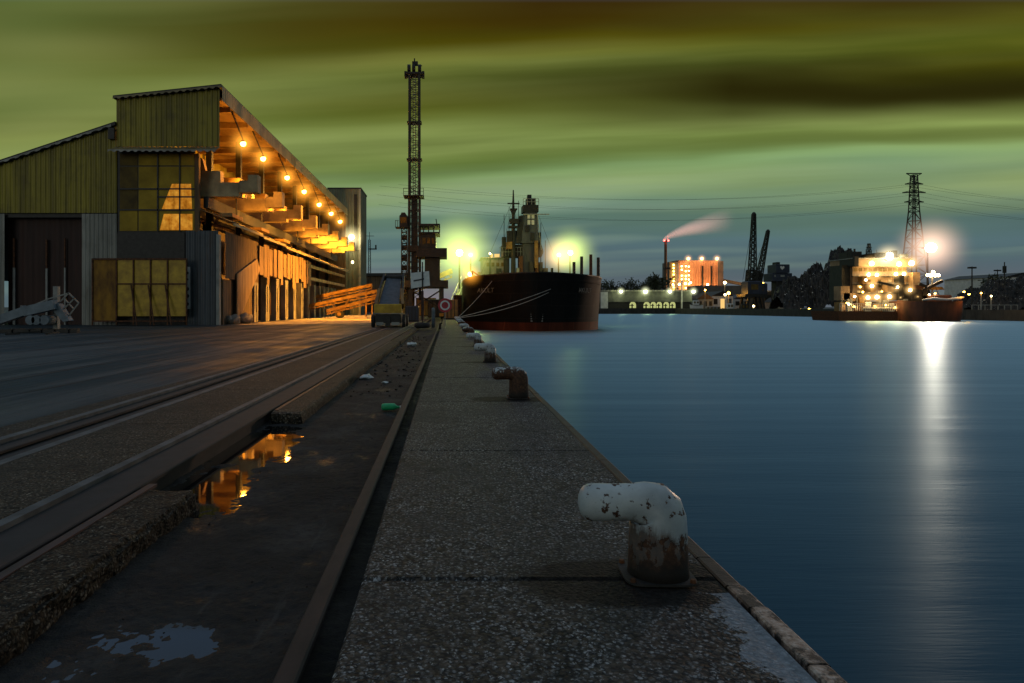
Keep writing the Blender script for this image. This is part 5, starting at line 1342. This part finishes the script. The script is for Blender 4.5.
for py in (275.5,284,292.5): gbox(859.5,917.5,py,py+.7,2.5,3.0).build('deck_ledge', m['crane'], dg_)
b = MB()
for py in (273.4,274.4,282,283,290.4,291.4): b.bar((gx(859.5),Yg+2.5,gz(py)),(gx(917.5),Yg+2.5,gz(py)),.05)
for i in range(20):
    for py in (275.5,284,292.5): b.bar((gx(859.5+i*3.05),Yg+2.5,gz(py)),(gx(859.5+i*3.05),Yg+2.5,gz(py-2.2)),.05)
b.build('deck_railing', m['grey'], dg_)
for i, (x0,x1,y0,y1,mt) in enumerate(((843,852,286,300,'cream'),(846,858,293,301,'cream'),(917,924,272,300,'cream'),(918,930,285,302,'rust'),(866,870,276,284,'ochre'),(890,896,284,292,'cream'),(903,908,275,284,'crane'),(873,878,284,292,'ochre'),(878,890,252.5,257,'crane'),(905,912,253.5,257,'grey'),(897,901,250,257,'black'),(858,862,256,266,'black'))):
    gbox(x0,x1,y0,y1,1.2 if y0 < 280 else .8,3.5 if y0 > 260 else 7).build('deck_house', m[mt], dg_)
for px in (861,880,891,901,912): MB().tube((gx(px),Yg+5,gz(257)),(gx(px),Yg+5,gz(247+px%5)),.07,.04,5).build('whip_aerial', m['black'], dg_)
# deck clutter: rails, tanks and pipes
b = MB()
for py in (303.5,306.3): b.bar((gx(837),Yg-1.05,gz(py)),(gx(905),Yg-1.05,gz(py)),.08)
for i in range(36): x = gx(837)+(gx(905)-gx(837))*i/35; b.bar((x,Yg-1.05,gz(311)),(x,Yg-1.05,gz(303.3)),.07)
b.build('railing', m['white'], dg_)
for i, (x0,x1,y0,mt) in enumerate(((841,846,302,'ochre'),(848,853,299,'grey'),(854,860,303,'rust'),(866,872,302,'white'),(874,883,304,'ochre'),(884,889,300,'grey'),(891,897,303,'white'),(899,905,301,'rust'),(907,913,299,'grey'),(914,921,297,'white'),(860,865,297,'ochre'))):
    gbox(x0,x1,y0,312,.2,2.6).build('deck_locker', m[mt], dg_)
b = MB()
for px in (842,851,857,880,888,903,911): b.bar((gx(px),Yg,gz(311)),(gx(px),Yg,gz(292+ (px*7)%6)),.12)
b.tube((gx(862),Yg-.3,gz(308.5)),(gx(909),Yg-.3,gz(308.5)),.35,.35,10); b.build('deck_pipe', m['grey'], dg_)
def glamp(px, py, r, e, c_, p_, dy=0, off=1.0, d=(0,-1,-.3)): floodlight(dg_, (gx(px),Yg+dy,gz(py)), r*.8, e, c_, p_*.17, d, off, halo=r*4 if r > .41 else 0)
glamp(894,255.4,1.0,'e_white',(1,.80,.45),9000,1.8,1.2); glamp(876,262.8,.62,'e_warm',WARM,3500,1.6); glamp(903.6,263.3,.6,'e_warm',WARM,2500,1.6); glamp(916,262.5,.68,'e_warm',WARM,3500,1.6)
for px, py in ((874.2,274),(882.5,274.3),(901.7,273.5),(909.8,273.3)): glamp(px,py,.44,'e_warm',WARM,1400,2.0,.5)
for px, py, r in ((847,304,.3),(853,296.5,.28),(858.5,287,.25),(866,297.5,.46),(875,297,.5),(887.5,296.5,.46),(870,286,.42),(895,287,.42),(908,290,.42),(864,280,.3),(898,297,.28),(915,296,.3),(927,295,.3),(852,306.5,.25),(845,303,.2),(873,306,.22),(884,305,.22),(893,307,.2),(933,293.5,.22),(861,292,.25),(880,291.5,.2)):
    glamp(px,py,r,'e_warm' if r > .26 else 'e_orange',WARM,500*r/.3,-.6,.5)
# reddish ship bow lying in front
Yq = 143.0
rb = thing('red_barge', 'rounded red-brown barge bow with pale deck rim beside the dredger', 'ship', (WX(940,Yq),Yq,WL))
b = MB(); ns = 12
for i in range(ns+1):
    a = math.pi*i/ns; c = WX(940,Yq); hwid = (WX(970,Yq)-WX(909,Yq))/2
    for z, s in ((-2.2,.90),(-.8,.97),(1.0,1.0),(WZ(300 + 1.5*math.sin(a),Yq),1.0)):
        b.v.append((c-hwid*s*math.copysign(abs(math.cos(a))**.6,math.cos(a)), Yq+4-4.2*s*abs(math.sin(a))**.7, z))
for i in range(ns):
    for k in range(3): o = 4*i+k; b.f.append((o,o+4,o+5,o+1))
b.build('hull', m['redhull'], rb, smooth=True)
MB().box(WX(909,Yq)+.3,WX(970,Yq)-.3,Yq+3.5,Yq+14,-2,WZ(301,Yq)).build('deck', m['rust'], rb)
b = MB(); b.path([(WX(923,Yq),Yq+.2,WZ(300,Yq)),(WX(932,Yq),Yq-.4,WZ(298.6,Yq)),(WX(945,Yq),Yq-.5,WZ(299.6,Yq)),(WX(958,Yq),Yq-.3,WZ(298.3,Yq)),(WX(968,Yq),Yq+1.2,WZ(297,Yq))],[.12,.32,.2,.34,.15],8); b.build('deck_rim', m['white'], rb)
MB().cbox(WX(936,Yq),WX(966,Yq),Yq+4,Yq+10,WZ(301,Yq),WZ(294.5,Yq),.2).build('hatch', m['redhull'], rb)
MB().box(WX(925,Yq),WX(935,Yq),Yq+4,Yq+8,WZ(301,Yq),WZ(289,Yq)).build('winch_house', m['black'], rb)
x5 = WX(952.5,Yq); mt5 = MB(); mt5.bar((x5,Yq+6,WZ(296,Yq)),(x5,Yq+6,WZ(271,Yq)),.25); mt5.bar((WX(946.5,Yq),Yq+6,WZ(274.2,Yq)),(WX(958.5,Yq),Yq+6,WZ(274.2,Yq)),.16)
for s in (-1.6,1.6): mt5.bar((x5+s,Yq+6,WZ(296,Yq)),(x5+s*.3,Yq+6,WZ(283,Yq)),.14)
mo = mt5.build('light_mast', m['grey'], rb)
for px, py in ((947,273.6),(952.5,270.5),(958,273.8),(950,274),(955,274)): floodlight(mo,(WX(px,Yq),Yq+5.8,WZ(py,Yq)),.34,'e_warm',PINKW,40,(0,-1,-.4),.4)
MB().prism([(x5-2.4,Yq+5.5,WZ(289,Yq)),(x5+2.4,Yq+5.5,WZ(289,Yq)),(x5+1.8,Yq+5.5,WZ(286,Yq)),(x5-1.8,Yq+5.5,WZ(286,Yq))],(0,2,0)).build('mast_platform', m['ochre'], rb)
for px, py in ((961,297.5),(966,300)): floodlight(rb,(WX(px,Yq),Yq-.8,WZ(py-6,Yq)),.2,'e_orange',ORANGE,150,(0,-.3,-1),.4)
# tall floodlight mast on the quay behind
Yn = 158.0
fm = thing('floodlight_mast', 'tall floodlight mast with dazzling white lamp right of the dredger', 'lamp post', (WX(927.5,Yn),Yn,-.24))
q = W(927.5,248,Yn)
MB().path([(q.x,Yn,-.3),(q.x,Yn,q.z+.6)],[.24,.16],10).build('pole', m['black'], fm)
MB().box(q.x-1.2,q.x+1.2,Yn-.3,Yn+.3,q.z-.1,q.z+.1).build('crossarm', m['black'], fm)
floodlight(fm, q+Vector((0,-1.0,0)), 1.1,'e_white',(1,.62,.42),95000,(-.3,-1,-.2),1.2,halo=9.5,aim=(-.56,-.8,-.12),angle=70)

# ================================================================== PYLON AND CABLES
Yy = 430.0
py_ = thing('power_pylon', 'tall lattice electricity pylon with four cross arms behind the dredger', 'pylon', (WX(914,Yy),Yy,-.24))
X_ = WX(914,Yy)
MB().lattice((X_,Yy,-.3),(X_,Yy,WZ(212,Yy)),13,4.2,11,.55,.26).build('tower', m['crane'], py_)
MB().lattice((X_,Yy,WZ(212,Yy)),(X_,Yy,WZ(175,Yy)),4.2,2.6,9,.5,.26).build('tower_top', m['crane'], py_)
arms = []
for py, hw in ((173.5,4.8),(184,5.6),(192.5,7.2),(202,6.0)):
    z = WZ(py,Yy); b = MB(); b.bar((X_-hw,Yy,z),(X_+hw,Yy,z),.6); b.bar((X_-hw,Yy,z),(X_,Yy,z+(1.6 if py > 175 else -2.6)),.4); b.bar((X_+hw,Yy,z),(X_,Yy,z+(1.6 if py > 175 else -2.6)),.4)
    b.build('cross_arm', m['crane'], py_); arms += [(X_-hw,z),(X_+hw,z)]
def cable(a, b_, sag, label):
    a, b_ = Vector(a), Vector(b_); pts = []
    for i in range(41):
        t = i/40; p = a.lerp(b_, t); p.z -= sag*4*t*(1-t); pts.append(p)
    tag(MB().path(pts, .05, 4).build('power_cable', m['cable'], loc=a), label, 'cable', 'power cables hung from the pylon')
hts = ['second', 'third', 'fourth']
for i, (x, z) in enumerate(arms[2:]):
    side = 'left' if i % 2 == 0 else 'right'
    lv = ['upper','middle','lower'][i//2]
    cable((x,Yy,z-.6),(x-330,Yy-10 + (6 if i % 2 else 0),z-3+(2 if i%2 else 0)),9+i*.4,'power cable spanning left over the harbour from the %s arm, %s tip' % (lv, side))
    cable((x,Yy,z-.6),(x+170,Yy-75+(7 if i % 2 else 0),z-16),10,'power cable sloping down to the right from the %s arm, %s tip' % (lv, side))
# --- right end of the far quay
for px, py, Y, lab in ((972,266.5,165,'bare dark pole standing right of the red barge'),(1004.5,262,178,'thin dark aerial pole above the right scrap heap'),(997.5,269.5,200,'short dark pole with small head among the trees')):
    q = W(px,py,Y); t = thing('utility_pole', lab, 'pole', (q.x,Y,-.24)); MB().path([(q.x,Y,-.3),(q.x,Y,q.z)],[.2,.12],8).build('pole', m['black'], t)
    b = MB(); b.box(q.x-.9,q.x+.9,Y-.3,Y+.3,q.z-.5,q.z-.1) if px != 1004.5 else b.box(q.x-.3,q.x+.3,Y-.3,Y+.3,WZ(273,Y),WZ(266,Y)); b.build('pole_head', m['black'], t)
tree(WX(992,190),190,9.5,8,21,'leafy dark tree lit from below beside the right scrap heap',None)
tree(WX(1002,196),196,8.5,7,22,'smaller dark tree close to the quay shed roof',None)
tree(WX(984,192),192,6.5,6,23,'low dark bush-like tree right of the bare pole',None)
hall('pale quay shed with dark roof above the right scrap heap',1005,1040,277,272.5,205,'white','black',n=4)
lamp_post('small quay lamp glowing under the right-hand trees',991,296,170,'e_warm',WARM,60,.2)
lamp_post('small quay lamp at the edge right of the red barge',981,293,168,'e_orange',ORANGE,50,.18)
qf = thing('quay_fence', 'pale metal railing along the far quay at the right edge', 'fence', (WX(990,157),157,.9))
b = MB(); b.bar((WX(972,157),157,WZ(305,157)),(WX(1018,157),157,WZ(305,157)),.16)
for i in range(8): x = WX(972+i*6.5,157); b.bar((x,157,.0),(x,157,WZ(305,157)),.12)
b.build('railing', m['grey'], qf)
# ================================================================== SKY, LIGHT, CAMERA
world = bpy.data.worlds.new('World'); scene.world = world; world.use_nodes = True
nt = world.node_tree; nt.nodes.clear()
class WT(NT):
    def __init__(s): s.t = nt; s.out = nt.nodes.new('ShaderNodeOutputWorld')
k = WT()
tc = k.n('ShaderNodeTexCoord'); x, y, z = k.sep(tc.outputs['Generated'])
hor = k.math('SQRT', k.math('ADD', k.math('MULTIPLY', x, x), k.math('MULTIPLY', y, y)))
hor = k.math('MAXIMUM', k.math('MAXIMUM', k.math('ABSOLUTE', y), k.math('MULTIPLY', k.math('ABSOLUTE', x), .6)), .02)   # clouds drawn out along the quay's cross direction
T = k.math('DIVIDE', z, hor)                         # tangent of the elevation
S = k.math('DIVIDE', x, hor)
def vec(a, b, c=0.0):
    n = k.n('ShaderNodeCombineXYZ')
    for i, v in enumerate((a, b, c)):
        if hasattr(v, 'is_output'): k.l(v, n.inputs[i])
        else: n.inputs[i].default_value = v
    return n.outputs[0]
# long-exposure cloud streaks: stretched along the horizon, gently tilted
Tw = k.math('ADD', T, k.math('MULTIPLY', k.math('SUBTRACT', k.noise(vec(k.math('MULTIPLY', S, 1.6), k.math('MULTIPLY', T, 2.5), 4.0), 1.0, 2, .5), .5), .035))
Tt = k.math('SUBTRACT', Tw, k.math('MULTIPLY', S, .045))
n1 = k.noise(vec(k.math('MULTIPLY', S, .55), k.math('MULTIPLY', Tt, 9.5), 1.7), 1.0, 3, .45)
n2 = k.noise(vec(k.math('MULTIPLY', S, .9), k.math('MULTIPLY', Tt, 17.0), 8.2), 1.0, 4, .5)
n3 = k.noise(vec(k.math('MULTIPLY', S, 1.3), k.math('MULTIPLY', Tw, 8.0), 3.1), 1.0, 3, .5)
E = k.math('ADD', k.math('MULTIPLY', Tt, 1.0), k.math('MULTIPLY', k.math('SUBTRACT', n3, .5), .10))
base = k.ramp(E, [(0.0, (.105,.125,.155)), (.05, (.080,.128,.152)), (.083, (.090,.158,.172)), (.135, (.125,.220,.168)), (.186, (.235,.370,.150)), (.23, (.165,.250,.050)), (.27, (.165,.205,.026)), (.30, (.130,.140,.007)), (.345, (.140,.140,.004)), (.40, (.105,.095,.0015)), (.455, (.075,.056,.001))])
def band(c, w, amount):
    d = k.math('DIVIDE', k.math('SUBTRACT', E, c), w); g = k.math('SUBTRACT', 1.0, k.math('MULTIPLY', d, d), clamp=True); return k.math('MULTIPLY', k.math('POWER', g, 1.3), amount)
right = k.math('MULTIPLY_ADD', S, 1.2, .50, clamp=True)
sky = base
n0 = k.noise(vec(k.math('MULTIPLY', S, .8), k.math('MULTIPLY', Tt, 5.0), 9.3), 1.0, 2, .5)
lit = k.math('MULTIPLY', k.ramp(n1, [(.46, 0.0), (.66, 1.0)]), k.ramp(T, [(.04, .0), (.12, .75), (.20, .8), (.28, .45), (.42, .25), (.6, .1)]))
sky = k.mix(lit, sky, (.40,.49,.16))
drk = k.math('MULTIPLY', k.ramp(n2, [(.42, 0.0), (.74, 1.0)]), k.ramp(T, [(.03, .12), (.14, .40), (.25, .75), (.45, .8), (.6, .1)]))
pale = k.math('MULTIPLY', k.ramp(k.noise(vec(k.math('MULTIPLY', S, 1.1), k.math('MULTIPLY', Tt, 22.0), 5.5), 1.0, 3, .5), [(.48, 0.0), (.70, 1.0)]), k.ramp(T, [(.0, .0), (.05, .5), (.14, .7), (.23, .0)]))
sky = k.mix(pale, sky, (.27,.37,.27))
sky = k.mix(drk, sky, (.045,.072,.003))
left = k.math('MULTIPLY_ADD', S, -1.7, -.05, clamp=True)
sky = k.mix(k.math('MULTIPLY', left, k.ramp(T, [(.1, 0.0), (.2, .35), (.30, .75), (.45, .7), (.6, 0.0)])), sky, k.ramp(n0, [(.40, (.050,.092,.018)), (.50, (.098,.145,.038)), (.62, (.225,.260,.085))]))
# dark olive-brown cloud banks
dk1 = k.math('MULTIPLY', band(.295, .062, 1.0), right)
dk2 = k.math('MULTIPLY', band(.445, .105, .97), k.math('MULTIPLY_ADD', S, 1.4, .80, clamp=True))
dk3 = k.math('MULTIPLY', band(.215, .022, .55), k.math('MULTIPLY_ADD', S, 1.2, .25, clamp=True))
sky = k.mix(dk3, sky, (.085,.110,.016)); sky = k.mix(dk1, sky, (.020,.017,.0002)); sky = k.mix(dk2, sky, (.034,.016,.0002))
# afterglow low on the left, behind the crane
glow = k.math('MULTIPLY', k.ramp(T, [(0.0, .8), (.07, 0.0)]), k.ramp(S, [(.0, 0.0), (.001, 0.0)]))
pk = k.math('MULTIPLY', k.ramp(T, [(0.0, .6), (.065, 0.0)]), k.math('SUBTRACT', 1.0, k.math('MULTIPLY', k.math('ABSOLUTE', k.math('ADD', S, .08)), 4.0), clamp=True))
sky = k.mix(pk, sky, (.36,.27,.29))
zen = k.ramp(T, [(.47, (.15,.235,.37)), (.62, (.20,.285,.38)), (1.0, (.20,.26,.32))])
sky = k.mix(k.ramp(T, [(.448, 0.0), (.475, 1.0)]), sky, zen)
sky = k.mix(k.ramp(T, [(-.02, 1.0), (0.0, 0.0)]) if False else k.math('LESS_THAN', z, -.002), sky, (.03,.035,.035))
ni = k.n('ShaderNodeTexSky'); ni.sky_type = 'NISHITA'; ni.sun_disc = False
SUN_EL, SUN_AZ = R(9), R(205)
ni.sun_elevation = SUN_EL; ni.sun_rotation = SUN_AZ
b1 = k.n('ShaderNodeBackground'); k.l(ni.outputs[0], b1.inputs[0]); b1.inputs[1].default_value = .0006
b2 = k.n('ShaderNodeBackground'); k.l(sky, b2.inputs[0]); k.l(k.math('MULTIPLY_ADD', k.math('GREATER_THAN', y, 0.0), .4, .6), b2.inputs[1])
ad = k.n('ShaderNodeAddShader'); k.l(b1.outputs[0], ad.inputs[0]); k.l(b2.outputs[0], ad.inputs[1]); k.l(ad.outputs[0], k.out.inputs[0])

su = bpy.data.lights.new('sun', 'SUN'); su.energy = .22; su.angle = R(25); su.color = (.98,.97,.92)
so = bpy.data.objects.new('sun', su); col.objects.link(so)
d = Vector((math.sin(SUN_AZ)*math.cos(SUN_EL), math.cos(SUN_AZ)*math.cos(SUN_EL), math.sin(SUN_EL)))
so.rotation_euler = d.to_track_quat('Z', 'Y').to_euler(); so.location = (0,-20,30)

cam = bpy.data.cameras.new('camera'); co = bpy.data.objects.new('camera', cam); col.objects.link(co); scene.camera = co
cam.sensor_width = 36; cam.lens = 36*F/1024; co.location = (0,0,EYE); co.rotation_euler = (R(90),0,0)
cam.shift_x = (512-HX)/1024; cam.shift_y = -(341.5-HY)/1024; cam.clip_start = .05; cam.clip_end = 9000
scene.view_settings.view_transform = 'Standard'; scene.view_settings.look = 'None'; scene.view_settings.exposure = 0; scene.view_settings.gamma = 1
cy = scene.cycles
cy.use_denoising = True; cy.max_bounces = 6; cy.diffuse_bounces = 3; cy.glossy_bounces = 3; cy.transmission_bounces = 2; cy.volume_bounces = 0
cy.sample_clamp_indirect = 3.0; cy.sample_clamp_direct = 0; cy.caustics_reflective = False; cy.caustics_refractive = False; cy.use_light_tree = True
cy.volume_step_rate = 2.0
